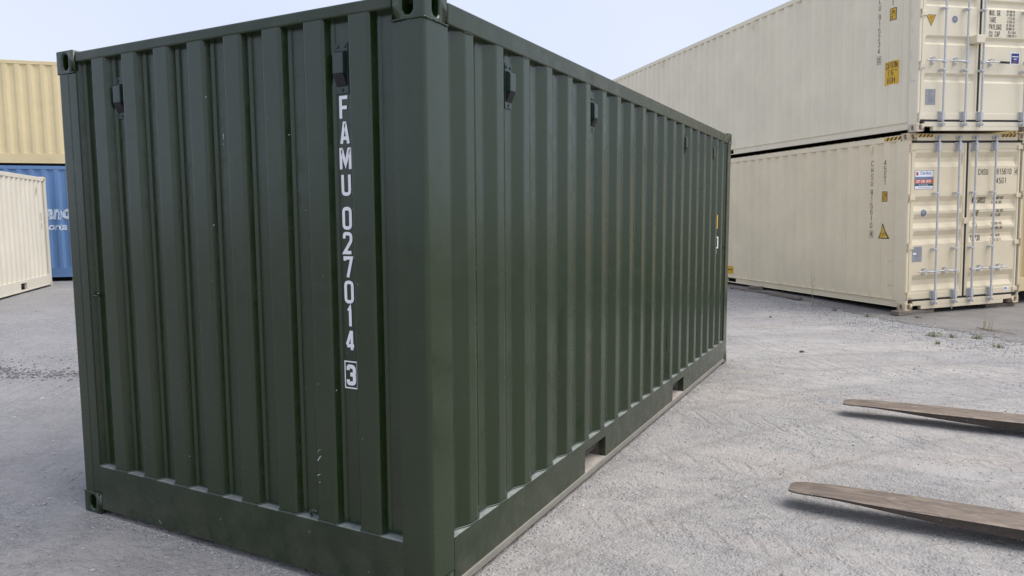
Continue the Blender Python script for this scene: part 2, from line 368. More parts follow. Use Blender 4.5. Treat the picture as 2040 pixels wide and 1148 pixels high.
# ---- lettering: narrow stroked capitals, (x, y[, rounding]) on a unit box
GL = {
'0': [([(0,0,1),(1,0,1),(1,1,1),(0,1,1)],1)], 'O': [([(0,0,1),(1,0,1),(1,1,1),(0,1,1)],1)],
'1': [([(.22,.80),(.62,1),(.62,0)],0)],
'2': [([(0,.74),(0,1,1),(1,1,1),(1,.62,.5),(0,.0),(1,0)],0)],
'3': [([(0,.78),(0,1,1),(1,1,1),(1,.53,1),(.35,.53)],0), ([(.35,.53),(1,.53,1),(1,0,1),(0,0,1),(0,.22)],0)],
'4': [([(.72,0),(.72,1)],0), ([(.66,.98),(0,.26)],0), ([(0,.22),(1.05,.22)],0)],
'5': [([(1,1),(.04,1),(0,.5),(.2,.60,1),(1,.60,1),(1,0,1),(0,0,1),(0,.2)],0)],
'6': [([(1,.78),(1,1,1),(0,1,1),(0,0,1),(1,0,1),(1,.56,1),(0.05,.56)],0)],
'7': [([(0,.86),(0,1),(1,1),(.38,0)],0)],
'8': [([(0,0,1),(1,0,1),(1,.52,1),(0,.52,1)],1), ([(.06,.52,1),(.94,.52,1),(.94,1,1),(.06,1,1)],1)],
'9': [([(0,.22),(0,0,1),(1,0,1),(1,1,1),(0,1,1),(0,.44,1),(.95,.44)],0)],
'A': [([(0,0),(.43,1),(.57,1),(1,0)],0), ([(.16,.27),(.84,.27)],0)],
'B': [([(0,0),(.98,0,1),(.98,.52,1),(0,.52)],0), ([(0,0),(0,1),(.92,1,1),(.92,.52,1)],0)],
'C': [([(1,.72),(1,1,1),(0,1,1),(0,0,1),(1,0,1),(1,.28)],0)],
'D': [([(0,0),(0,1),(1,1,1),(1,0,1)],1)],
'E': [([(1,1),(0,1),(0,0),(1,0)],0), ([(0,.52),(.8,.52)],0)],
'F': [([(1,1),(0,1),(0,0)],0), ([(0,.52),(.9,.52)],0)],
'G': [([(1,.74),(1,1,1),(0,1,1),(0,0,1),(1,0,1),(1,.46),(.55,.46)],0)],
'H': [([(0,0),(0,1)],0), ([(1,0),(1,1)],0), ([(0,.5),(1,.5)],0)],
'I': [([(.5,0),(.5,1)],0)], 'K': [([(0,0),(0,1)],0), ([(1,1),(.08,.45)],0), ([(.3,.6),(1,0)],0)],
'L': [([(0,1),(0,0),(1,0)],0)], 'M': [([(0,0),(0,1),(.12,1),(.5,.22),(.88,1),(1,1),(1,0)],0)],
'N': [([(0,0),(0,1),(.1,1),(.9,0),(1,0),(1,1)],0)],
'P': [([(0,0),(0,1),(1,1,1),(1,.45,1),(0,.45)],0)],
'R': [([(0,0),(0,1),(1,1,1),(1,.5,1),(0,.5)],0), ([(.45,.5),(1,0)],0)],
'S': [([(1,.76),(1,1,1),(0,1,1),(0,.54,1),(1,.5,1),(1,0,1),(0,0,1),(0,.24)],0)],
'T': [([(0,1),(1,1)],0), ([(.5,1),(.5,0)],0)], 'U': [([(0,1),(0,0,1),(1,0,1),(1,1)],0)],
'X': [([(0,0),(1,1)],0), ([(0,1),(1,0)],0)], 'Y': [([(0,1),(.5,.45),(1,1)],0), ([(.5,.45),(.5,0)],0)],
'V': [([(0,1),(.45,0),(.55,0),(1,1)],0)], 'W': [([(0,1),(.2,0),(.5,.8),(.8,0),(1,1)],0)],
'm': [([(0,0),(0,.62),(.5,.62,1),(.5,0)],0), ([(.5,.62,1),(1,.62,1),(1,0)],0)],
'.': [([(.35,.0),(.35,.09)],0)], ',': [([(.45,.09),(.3,-.1)],0)], "'": [([(.5,1),(.45,.8)],0)], '"': [([(.3,1),(.3,.8)],0), ([(.7,1),(.7,.8)],0)],
'-': [([(.1,.5),(.9,.5)],0)],
}
def stroke(g, P, closed, th, mp, lift, step):
    """mitred ribbon following polyline P (in metres), mapped to the surface through mp(s, t, lift)"""
    Q = []
    n = len(P)
    for i in range(n if closed else n-1):
        a = Vector(P[i]); b = Vector(P[(i+1) % n]); k = max(1, int((b-a).length/step))
        for j in range(k): Q.append(a+(b-a)*j/k)
    if not closed: Q.append(Vector(P[-1]))
    n = len(Q); vs = []
    for i, p in enumerate(Q):
        if closed: d1 = (p-Q[i-1]).normalized(); d2 = (Q[(i+1) % n]-p).normalized()
        else:
            d1 = (p-Q[i-1]).normalized() if i else None; d2 = (Q[i+1]-p).normalized() if i < n-1 else None
            d1 = d1 or d2; d2 = d2 or d1
        n1 = Vector((-d1.y, d1.x)); n2 = Vector((-d2.y, d2.x)); mm = n1+n2
        mm = n1 if mm.length < 1e-3 else mm.normalized()
        w = th/2/max(.45, mm.dot(n1))
        for q in (p+mm*w, p-mm*w): vs.append(mp(q.x, q.y, lift))
    g.add(vs, [(2*i, 2*i+1, 2*((i+1) % n)+1, 2*((i+1) % n)) for i in range(n if closed else n-1)])
def glyph(g, ch, s, t, w, h, th, mp, step=.03, slant=0):
    """glyph with lower-left corner at (s, t); w x h outer size"""
    if ch not in GL: return
    iw, ih = w-th, h-th
    for k, (pl, closed) in enumerate(GL[ch]):
        pts = [(th/2+p[0]*iw, th/2+p[1]*ih) for p in pl]; rd = [p[2] if len(p) > 2 else 0 for p in pl]
        o = []; n = len(pts)
        for i in range(n):
            if rd[i] and (closed or 0 < i < n-1):
                p = Vector(pts[i]); a = Vector(pts[i-1])-p; b = Vector(pts[(i+1) % n])-p
                k2 = min(iw*.42*rd[i], a.length*.49, b.length*.49)
                A = p+a.normalized()*k2; B = p+b.normalized()*k2
                for j in range(5):
                    u = j/4; q = A*(1-u)**2+p*2*u*(1-u)+B*u*u; o.append((q.x, q.y))
            else: o.append(pts[i])
        o = [(s+x+slant*y, t+y) for x, y in o]
        stroke(g, o, closed, th, mp, .0022+.0004*k, step)
def write(g, txt, s, t, h, mp, w=None, th=None, gap=None, step=.03, slant=0):
    w = w or h*.5; th = th or h*.13; gap = gap if gap is not None else w*.32
    for ch in txt:
        if ch == ' ': s += w*.9; continue
        ww = w*.35 if ch in ".,'" else (w*.6 if ch in 'I' else w)
        glyph(g, ch, s, t, ww, h, th, mp, step, slant); s += ww+gap
    return s
def patch(mp, s0, s1, t0, t1, lift, ns=8, nt_=8):
    g = G(); g.grid([[mp(s0+(s1-s0)*j/ns, t0+(t1-t0)*i/nt_, lift) for j in range(ns+1)] for i in range(nt_+1)]); return g
def poly_patch(mp, pts, lift, n=10):
    """triangle / convex patch, sliced so that it follows a folded surface"""
    g = G(); t0 = min(p[1] for p in pts); t1 = max(p[1] for p in pts); rows = []
    for i in range(n+1):
        t = t0+(t1-t0)*i/n; xs = []
        for (x0, y0), (x1, y1) in zip(pts, pts[1:]+pts[:1]):
            if (y0-t)*(y1-t) <= 0 and abs(y1-y0) > 1e-9: xs.append(x0+(x1-x0)*(t-y0)/(y1-y0))
            elif abs(y1-y0) <= 1e-9 and abs(y0-t) < 1e-9: xs += [x0, x1]
        a, b = min(xs), max(xs); rows.append([mp(a+(b-a)*j/8, t, lift) for j in range(9)])
    return g.grid(rows)
def font_text(name, txt, mp, s, t, size, mat, parent, sx=1., shear=0, offset=0, lift=.0025):
    cu = bpy.data.curves.new(name, 'FONT'); cu.body = txt; cu.size = size; cu.shear = shear; cu.offset = offset; cu.resolution_u = 3
    tmp = bpy.data.objects.new(name, cu); COL.objects.link(tmp)
    dg = bpy.context.evaluated_depsgraph_get(); me = bpy.data.meshes.new_from_object(tmp.evaluated_get(dg))
    bpy.data.objects.remove(tmp); bpy.data.curves.remove(cu)
    for v in me.vertices: v.co = Vector(mp(s+v.co.x*sx, t+v.co.y, lift))
    me.name = name; me.materials.clear(); return ob(name, me, mat, parent)

# ---- corner casting with real slotted openings
def stadium(hw, hh, n=12):
    """upright slot outline, ccw from +x"""
    pts = []
    for k in range(n):
        an = 2*math.pi*(k+.5)/n; x = hw*math.cos(an); y = hw*math.sin(an)
        pts.append((x, y+(hh-hw)*(1 if y > 0 else -1)))
    return pts
def holed_face(g, o, u, v, w, h, hw, hh, n_in, depth=.075):
    """face w x h centred at o spanned by u, v with a slot; n_in = inward direction"""
    o, u, v, n_in = map(Vector, (o, u, v, n_in)); st = stadium(hw, hh); N = len(st); outer = []
    for x, y in st:
        k = min(w/2/max(abs(x), 1e-9), h/2/max(abs(y), 1e-9)); outer.append([x*k, y*k])
    for sx in (-1, 1):
        for sy in (-1, 1):
            i = min(range(N), key=lambda i: (outer[i][0]-sx*w/2)**2+(outer[i][1]-sy*h/2)**2); outer[i] = [sx*w/2, sy*h/2]
    vs = [o+u*x+v*y for x, y in outer]+[o+u*x+v*y for x, y in st]+[o+u*x*1.02+v*y*1.02+n_in*depth for x, y in st]
    fs = []
    for i in range(N):
        j = (i+1) % N; fs += [(i, j, N+j, N+i), (N+i, N+j, 2*N+j, 2*N+i)]
    fs.append(tuple(range(2*N, 3*N))); g.add(vs, fs)
_cast = {}
def casting(sa, sb, mat):
    """178 x 162 x 118 casting; outer corner at origin, body towards (sa, sb) inside"""
    key = (sa, sb, mat.name)
    if key in _cast: return _cast[key]
    wa, wb, h = .162, .178, .118; g = G()
    holed_face(g, (sa*wa/2, 0, h/2), (1, 0, 0), (0, 0, 1), wa, h, .0265, .041, (0, sb, 0))
    holed_face(g, (0, sb*wb/2, h/2), (0, 1, 0), (0, 0, 1), wb, h, .0265, .041, (sa, 0, 0))
    A, B = sa*wa, sb*wb
    g.add([(0,0,0),(A,0,0),(A,B,0),(0,B,0),(0,0,h),(A,0,h),(A,B,h),(0,B,h)], [(0,1,2,3),(4,5,6,7),(1,2,6,5),(2,3,7,6)])
    me = bpy.data.meshes.new('corner_casting'); me.from_pydata(g.v, [], g.f)
    bm = bmesh.new(); bm.from_mesh(me); bmesh.ops.remove_doubles(bm, verts=bm.verts, dist=1e-5)
    bmesh.ops.recalc_face_normals(bm, faces=bm.faces); bm.to_mesh(me); bm.free()
    me.polygons.foreach_set('use_smooth', [True]*len(me.polygons)); me.materials.append(mat)
    _cast[key] = me; return me

# ------------------------------------------------------------------ the ground
LO = dict(o=(1.86052, 11.05034, .0969), th=.765576, ta=.02607, tb=-.00086)
def lower_ab(x, y):
    dx, dy = x-LO['o'][0], y-LO['o'][1]; c, s = math.cos(LO['th']), math.sin(LO['th'])
    return c*dx+s*dy, -s*dx+c*dy
def sm(t): t = max(0, min(1, t)); return t*t*(3-2*t)
def wob(x, y):
    return (math.sin(x*1.7+y*.9)*math.sin(y*1.3-x*.6)*.5+math.sin(x*4.1-y*2.3+1)*math.sin(y*3.7+x*1.1)*.3+math.sin(x*9.3+y*6.1)*math.sin(y*8.7-x*5.2)*.2)
def height(x, y):
    h = .075*sm(((-x+y)-6)/10)
    a, b = lower_ab(x, y)
    h += .024*max(0, min(a, 7))*sm((b+3.5)/3)
    calm = 1-.8*(1 if (-2.7 < x < .25 and -.3 < y < 6.4) else 0)
    return h-.006+.009*wob(x, y)*calm
def coords(lo, hi, f0, f1, step, grow=1.22):
    c = []; t = f0
    while t <= f1: c.append(t); t += step
    s = step; t = c[-1]
    while t < hi: s *= grow; t += s; c.append(min(t, hi))
    s = step; t = c[0]
    while t > lo: s *= grow; t -= s; c.insert(0, max(t, lo))
    return c
xs = coords(-400, 400, -9, 6, .07); ys = coords(-400, 400, -1.2, 15, .07)
g = G(); nx = len(xs); ny = len(ys)
g.v = [(x, y, height(x, y)) for y in ys for x in xs]
g.f = [(j*nx+i, j*nx+i+1, (j+1)*nx+i+1, (j+1)*nx+i) for j in range(ny-1) for i in range(nx-1)]
gr = ob('ground', g, GROUND, smooth=False, fix=False); gr.data.polygons.foreach_set('use_smooth', [True]*len(gr.data.polygons))
tag(gr, kind='structure')

# asphalt apron under the right hand stack: ragged edge along the gravel
edge = [(-12, 26.6), (-7.5, 21.4), (-4.5, 17.6), (-1.5, 13.88), (.06, 12.48), (.8, 11.45), (1.59, 10.45), (2.0, 10.1), (2.37, 9.82), (2.87, 9.34), (3.21, 8.87), (4.6, 7.4), (8, 4.2), (14, -2)]
def edge_pt(t):
    k = min(int(t), len(edge)-2); f = t-k; a, b = edge[k], edge[k+1]
    x, y = a[0]+(b[0]-a[0])*f, a[1]+(b[1]-a[1])*f
    j = .05*math.sin(t*9.1)+.04*math.sin(t*23.7+1)+.025*math.sin(t*61)+.02*math.sin(t*130+2)
    return x+j*.7, y+j*.7
rows = []; nT = 620
for i in range(nT+1):
    x, y = edge_pt((len(edge)-1)*i/nT); row = []
    for k, d in enumerate([0, .05, .15, .4, .8, 1.4, 2.2, 3.5, 6, 10, 18, 30]):
        px, py = x+.70*d, y+.714*d
        row.append((px, py, height(px, py)+(.0 if k == 0 else .018)))
    rows.append(row)
g = G(); g.grid(rows); ap = ob('asphalt_apron', g, ASPHALT); tag(ap, kind='structure'); ap.data.polygons.foreach_set('use_smooth', [True]*len(ap.data.polygons))

# ------------------------------------------------------------------ shipping containers
AW = 2.438
def panel_mapper_side(apos, s, ev, inset):
    return lambda b, c, l: (apos - s*inset - s*ev(b) + s*l, b, c)

def container(name, loc, rot, L, H, mats, label, front='wall', tb_rail=(.075, .105), rail_h=(.16, .012), side_first=.669,
              group=None, pockets=((1.715, 2.08), (3.755, 4.123)), lip=None, side_gap=.178, end_first=2.438-1.893+.11, roof_wave=False, rail_in=0, rail_bot=0):
    """local frame: a across (0..2.438), b along (0..L), c up. Returns root and surface mappers."""
    P, RAIL, CAST = mats
    rootE = empty(name, loc, rot, label, 'container', group)
    D = {'root': rootE, 'L': L, 'H': H}
    # castings
    for sa, a in ((1, 0), (-1, AW)):
        for sb, b in ((1, 0), (-1, L)):
            for c in (0, H-.118):
                o = ob('corner_casting', casting(sa, sb, CAST), CAST, rootE); o.location = (a, b, c)
                bv = o.modifiers.new('bevel', 'BEVEL'); bv.width = .011; bv.segments = 2; bv.limit_method = 'ANGLE'; bv.angle_limit = R(50)
                wn = o.modifiers.new('wn', 'WEIGHTED_NORMAL'); wn.keep_sharp = True
    # corner posts (rounded outer edge, shallow press line on the end face)
    rr = .022
    for sa, a in ((1, .004), (-1, AW-.004)):
        for sb, b, dd in ((1, .004, .155 if front == 'wall' else .058), (-1, L-.004, .155)):
            arc = [(rr*(1-math.sin(k*math.pi/2/5)), rr*(1-math.cos(k*math.pi/2/5))) for k in range(6)]   # from (rr,0) to (0,rr)
            pr = ([(dd, .0035), (.094, .0035), (.088, 0)] if dd > .1 else [(dd, 0)])+arc+[(0, .174), (.05, .174), (.05, .06), (dd, .06)]
            g = G(); g.prism([(a+sa*x, b+sb*y) for x, y in pr], 'c', .1185, H-.1185)
            ob('corner_post', g, P, rootE, smooth=True).data.polygons.foreach_set('use_smooth', [False]*2+[True]*len(pr))
    # weld beads where posts meet the castings
    tr0 = H-.016-tb_rail[0]-.02      # underside of side top rail
    RB = rail_h[0]+tb_rail[1]        # top of bottom rail
    # side panels, rails
    for s, a in ((-1, .006), (1, AW-.006)):
        pts, ev = corr(.172, L-.172, side_first, .279, .072, .068, .036)
        prof = rounded(pts, .011)
        g = G(); g.grid([[(a-s*d, b, c) for b, d in prof] for c in (RB-.003, tr0+.003)])
        o = ob('side_panel', g, P, rootE, smooth=True, fix=False)
        if s > 0: o.data.flip_normals()
        D['side%+d' % s] = (lambda a, s, ev: (lambda b, c, l: (a+s*l-s*ev(b), b, c)))(a, s, ev)
        so_ = a+s*.004
        g = G(); lo_, hi_ = sorted((so_, so_-s*.06)); g.box(lo_, hi_, .179, L-.179, tr0, H-.020)
        ob('top_rail', g, RAIL, rootE, bev=.008)
        # bottom rail with fork pockets cut through
        so_ -= s*rail_in; f_, k_ = so_-s*.001, so_-s*.05; lo_, hi_ = sorted((f_, k_)); z0 = rail_h[1]+.052; pz = min(.205, RB-.012) if pockets else 0
        g = G(); bcur = .179
        for p0, p1 in pockets:
            g.box(lo_, hi_, bcur, p0, z0, RB); g.box(lo_, hi_, p0, p1, pz, RB); bcur = p1
        g.box(lo_, hi_, bcur, L-.179, z0, RB)
        ob('bottom_rail', g, RAIL, rootE, bev=0)
        if rail_in:      # folded top flange that carries the panel
            ob('rail_flange', G().box(*sorted((a+s*.002, a-s*.06)), .179, L-.179, RB-.002, RB+.010), RAIL, rootE, bev=.002)
        fo = so_+s*.006
        g = G(); g.prism([(f_-s*.03, z0-.0015), (f_, z0-.0015), (fo, z0-.010), (fo, rail_h[1]+.012+rail_bot), (f_-s*.03, rail_h[1]+.012+rail_bot)], 'b', .179, L-.179)
        ob('rail_lip', g, lip or RAIL, rootE, bev=.004)
        for p0, p1 in pockets:
            g = G(); x0, x1 = sorted((k_, k_-s*1.0))
            g.add([(x0,p0,z0),(x1,p0,z0),(x1,p1,z0),(x0,p1,z0),(x0,p0,pz),(x1,p0,pz),(x1,p1,pz),(x0,p1,pz)], [(0,1,2,3),(4,5,6,7),(0,1,5,4),(2,3,7,6),((0,3,7,4) if s > 0 else (1,2,6,5))])
            if lip: ob('pocket_floor', G().box(*sorted((f_, k_-s*.6)), p0+.002, p1-.002, z0-.012, z0+.003), POCKET, rootE)
            ob('fork_pocket', g, INNER if not lip else D.setdefault('pm', plain('dusty_pocket_steel', (.12, .105, .09), .85, 0, .4, 12)), rootE)
    # roof and floor
    g = G()
    if roof_wave:
        pts, ev = corr(.1, L-.1, .3, .209, .091, .0135, .022); pr = rounded(pts, .008)
        g.grid([[(a, b, H-.020+.012-d*.7) for b, d in pr] for a in (.012, AW-.012)])
    else: g.box(.05, AW-.05, .05, L-.05, H-.045, H-.024)
    ob('roof', g, P, rootE, fix=not roof_wave)
    g = G(); g.box(.06, AW-.06, .065, L-.065, .125, .155); ob('floor', g, INNER, rootE)
    # end walls
    for e in (0, 1):
        if e == 0 and front == 'doors': continue
        b0 = .008 if e == 0 else L-.008; s = 1 if e == 0 else -1
        pts, ev = corr(.157, AW-.157, end_first, .25, .11, .02, .046)
        pr = rounded(pts, .012)
        ER = .283 if lip else RB
        g = G(); g.grid([[(a, b0+s*d, c) for a, d in pr] for c in (ER-.003, H-.064)])
        o = ob('end_panel', g, P, rootE, smooth=True, fix=False)
        if e == 1: o.data.flip_normals()
        D['end%d' % e] = (lambda b0, s, ev: (lambda a, c, l: (a, b0+s*ev(a)-s*l, c)))(b0, s, ev)
        lo_, hi_ = sorted((b0-s*.003, b0+s*.06)); g = G(); g.box(.163, AW-.163, lo_, hi_, H-.066, H-.012); ob('end_top_rail', g, RAIL, rootE, bev=.010)
        lo_, hi_ = sorted((b0-s*.003, b0+s*.06)); g = G(); g.box(.158, AW-.158, lo_, hi_, rail_h[1]+.014, ER); ob('end_bottom_rail', g, RAIL, rootE, bev=.005)
    return D

# ---------- the dark green container
gD = container('shipping_container', (-AW, 0, 0), (0, 0, 0), 6.058, 2.591, (GREEN, GREEN_RAIL, GREEN),
    'dark green shipping container with white vertical lettering in the foreground', lip=LIP)
gR = gD['root']; E0 = gD['end0']; S1 = gD['side+1']
# stencilled number down the end wall: one mesh for each character
rows_ = [('F', 2.209, 2.105), ('A', 2.099, 1.997), ('M', 1.987, 1.887), ('U', 1.878, 1.779), ('0', 1.731, 1.631), ('2', 1.621, 1.523), ('7', 1.514, 1.413), ('0', 1.406, 1.304), ('1', 1.295, 1.194), ('4', 1.189, 1.087), ('3', 1.028, .933)]
for ch, t1, t0 in rows_:
    g = G(); w = {'M': .066, '1': .040}.get(ch, .053); glyph(g, ch, 1.979-w/2, t0, w, t1-t0, .0150 if ch != '3' else .018, E0, .02)
    ob('white_letter', g, WHITE, gR)
g = G(); stroke(g, [(1.944, .921), (2.013, .921), (2.013, 1.041), (1.944, 1.041)], True, .006, E0, .0022, .05); ob('check_digit_frame', g, WHITE, gR)

def vent(parent, mp, s, top, dirn):
    """louvred breather box on a mounting plate; mp(s, t, lift) maps to the panel"""
    def pr(poly, s0, s1):
        g = G(); n = len(poly); vs = [mp(s0, t, l) for l, t in poly]+[mp(s1, t, l) for l, t in poly]
        g.add(vs, [tuple(range(n)), tuple(range(2*n-1, n-1, -1))]+[(i, i+n, (i+1) % n+n, (i+1) % n) for i in range(n)]); return g
    v = ob('vent', pr([(.0005, top), (.006, top), (.006, top-.215), (.0005, top-.215)], s-.034, s+.034), VENT, parent, bev=.001)
    t1 = top-.034; t0 = top-.135
    ob('vent_cover', pr([(.005, t1), (.028, t1-.010), (.034, t1-.016), (.034, t0), (.005, t0+.0)], s-.029, s+.029), VENT, v, bev=.004)
    ob('vent_grille', pr([(.0055, t0-.001), (.032, t0-.001), (.012, t0-.045), (.0055, t0-.050)], s-.027, s+.027), VENTG, v)
    g = G()
    for k in range(7):
        q = .10+.13*k; l = .032-.020*q; t = t0-.045*q
        for j in range(5):
            x = s-.023+.0095*j; vs = [mp(x, t, l+.002), mp(x+.006, t, l+.002), mp(x+.006, t-.0035, l), mp(x, t-.0035, l)]; g.add(vs, [(0, 1, 2, 3)])
    ob('grille_hole', g, RUBBER, v)
    for ds, dt in ((-.020, -.017), (.020, -.017), (0, -.200)):
        c0 = Vector(mp(s+ds, top+dt, .005)); c1 = Vector(mp(s+ds, top+dt, .0115)); g = G(); g.tube([c0, c1], [.0085, .006], 10); ob('screw', g, GALV if dirn else VENT, v)
vent(gR, E0, AW-.463, 2.432, 0); vent(gR, E0, AW-1.963, 2.424, 0)
for b in (.772, 1.888, 4.120, 5.236): vent(gR, S1, b, 2.428, 0)
# yellow height mark and boxed check digit far along the side
gm = ob('height_sticker', patch(S1, 5.46, 5.572, 1.535, 1.70, .003, 8, 4), YEL, gR)
g = G(); stroke(g, [(5.462, 1.537), (5.570, 1.537), (5.570, 1.698), (5.462, 1.698)], True, .008, S1, .0045, .012); ob('sticker_border', g, BLACK, gm)
g = G(); stroke(g, [(5.47, 1.335), (5.572, 1.335), (5.572, 1.45), (5.47, 1.45)], True, .012, S1, .003, .012)
glyph(g, '3', 5.495, 1.355, .05, .075, .012, S1, .01); ob('check_digit', g, WHITE, gR)
g = G(); glyph(g, '1', 5.52, 1.26, .05, .055, .014, S1, .01); ob('white_letter', g, WHITE, gR)
# lashing hooks, weld seams, scratches
g = G(); g.tube([(.152, .030, 1.254), (.20, .026, 1.254), (.213, .024, 1.258), (.216, .022, 1.272)], .006, 8); ob('lashing_hook', g, GREEN_RAIL, gR)
g = G(); g.tube([(AW-.700, .028, .285), (AW-.702, .022, .305), (AW-.692, .012, .318), (AW-.672, .004, .326), (AW-.662, .0, .333)], .006, 8); ob('lashing_hook', g, GREEN_RAIL, gR)
g = G(); g.tube([(AW-.03, 5.545, .272), (AW-.028, 5.56, .292), (AW-.012, 5.58, .302), (AW+.004, 5.585, .31)], .006, 8); ob('lashing_hook', g, GREEN_RAIL, gR)
g = G(); g.tube([(AW-.012, 5.86, 1.33), (AW-.012, 5.90, 1.33)], .006, 8); ob('lashing_hook', g, GREEN_RAIL, gR)
rw = random.Random(3)
def weld(pts, r=.0045):
    P2 = []
    for (p, q) in zip(pts, pts[1:]):
        p, q = Vector(p), Vector(q); n = max(2, int((q-p).length/.008))
        for k in range(n): P2.append(p+(q-p)*k/n+Vector((rw.uniform(-1, 1), rw.uniform(-1, 1), rw.uniform(-1, 1)))*.0014)
    P2.append(Vector(pts[-1])); g = G(); g.tube(P2, [r*rw.uniform(.7, 1.25) for _ in P2], 6); ob('weld_seam', g, GREEN, gR, smooth=True)
zt = 2.591-.118
weld([(AW-.160, .001, zt), (AW-.012, .001, zt), (AW-.001, .012, zt), (AW-.001, .174, zt)])
weld([(.160, .001, zt), (.012, .001, zt), (.001, .012, zt)], .0035)
weld([(.002, .002, .118), (.158, .002, .118)], .003)
tr0 = 2.591-.016-.075-.02
k = .669-.279
while k < 5.85:      # bead under the top rail on each outer fold
    b0 = max(k-.082, .18)
    S = lambda b, dz=0: Vector(S1(b, tr0-.002+dz, .003))
    weld([S(b0), S(b0+.04), S(min(k+.012, 5.86))], .0035); k += .279*2
k = .669-.279
SH = []
while k < 5.8:       # paint-filled seam where the folded sheet meets the bottom rail
    SH.append(k); k += .279
pts, ev_ = corr(.18, 5.87, .669, .279, .072, .068, .036)
for (b, d) in (): pass
pr_ = rounded(pts, .011)
g = G(); g.tube([(AW-.006-d+.002, b, .267+.002) for b, d in pr_], .0042, 6); ob('weld_seam', g, WELD, gR, smooth=True)
pts, ev_ = corr(.157, AW-.157, AW-1.893+.11, .25, .11, .02, .046)
g = G(); g.tube([(a, .008+d-.002, .285) for a, d in rounded(pts, .012)], .0042, 6); ob('weld_seam', g, WELD, gR, smooth=True)
def scratch(mp, s, t, pts, w):
    g = G(); stroke(g, [(s+x, t+y) for x, y in pts], False, w, mp, .0012, .01); ob('paint_scratch', g, CHIP, gR)
E0f = lambda a, c, l: (a, .0065-l, c)
scratch(E0, AW-.625, .590, [(-.008, -.02), (.002, -.004), (.012, .006)], .004)
scratch(E0, AW-.625, .612, [(-.006, 0), (.002, .012), (.012, .015)], .0015)
scratch(E0, AW-.63, .505, [(-.008, -.004), (.010, .004)], .003)
scratch(E0, AW-.625, .47, [(-.003, -.002), (.004, .003)], .002)
scratch(E0, AW-1.215, 2.075, [(0, -.012), (.004, .008), (-.001, .014)], .0035)
scratch(E0, AW-1.217, 2.04, [(0, -.004), (.001, .004)], .0025)
scratch(E0, AW-.70, .20+.1, [(-.003, -.003), (.006, .006)], .003)
for k in range(26):
    a_ = rw.uniform(.25, 2.2); scratch(E0, a_, rw.uniform(.35, 2.3), [(0, 0), (rw.uniform(-.002, .003), rw.uniform(.002, .006))], .0018)
EB = lambda a, c, l: (a, .005-l, c)
for a_, c_, x, y in ((AW-1.78, .062, .02, -.016), (AW-.70, .215, .006, .008), (AW-1.3, .16, .004, .003), (AW-.35, .1, .003, .005)):
    scratch(EB, a_, c_, [(0, 0), (x*.5, y*.6), (x, y)], .003)
# the dents of the long side: a pressed crease
g = G(); g.tube([S1(3.62, .50, -.001), S1(3.625, .56, .002), S1(3.63, .70, .001), S1(3.632, .95, -.002)], [.0005, .003, .002, .0005], 6); ob('dent_crease', g, GREEN, gR, smooth=True)

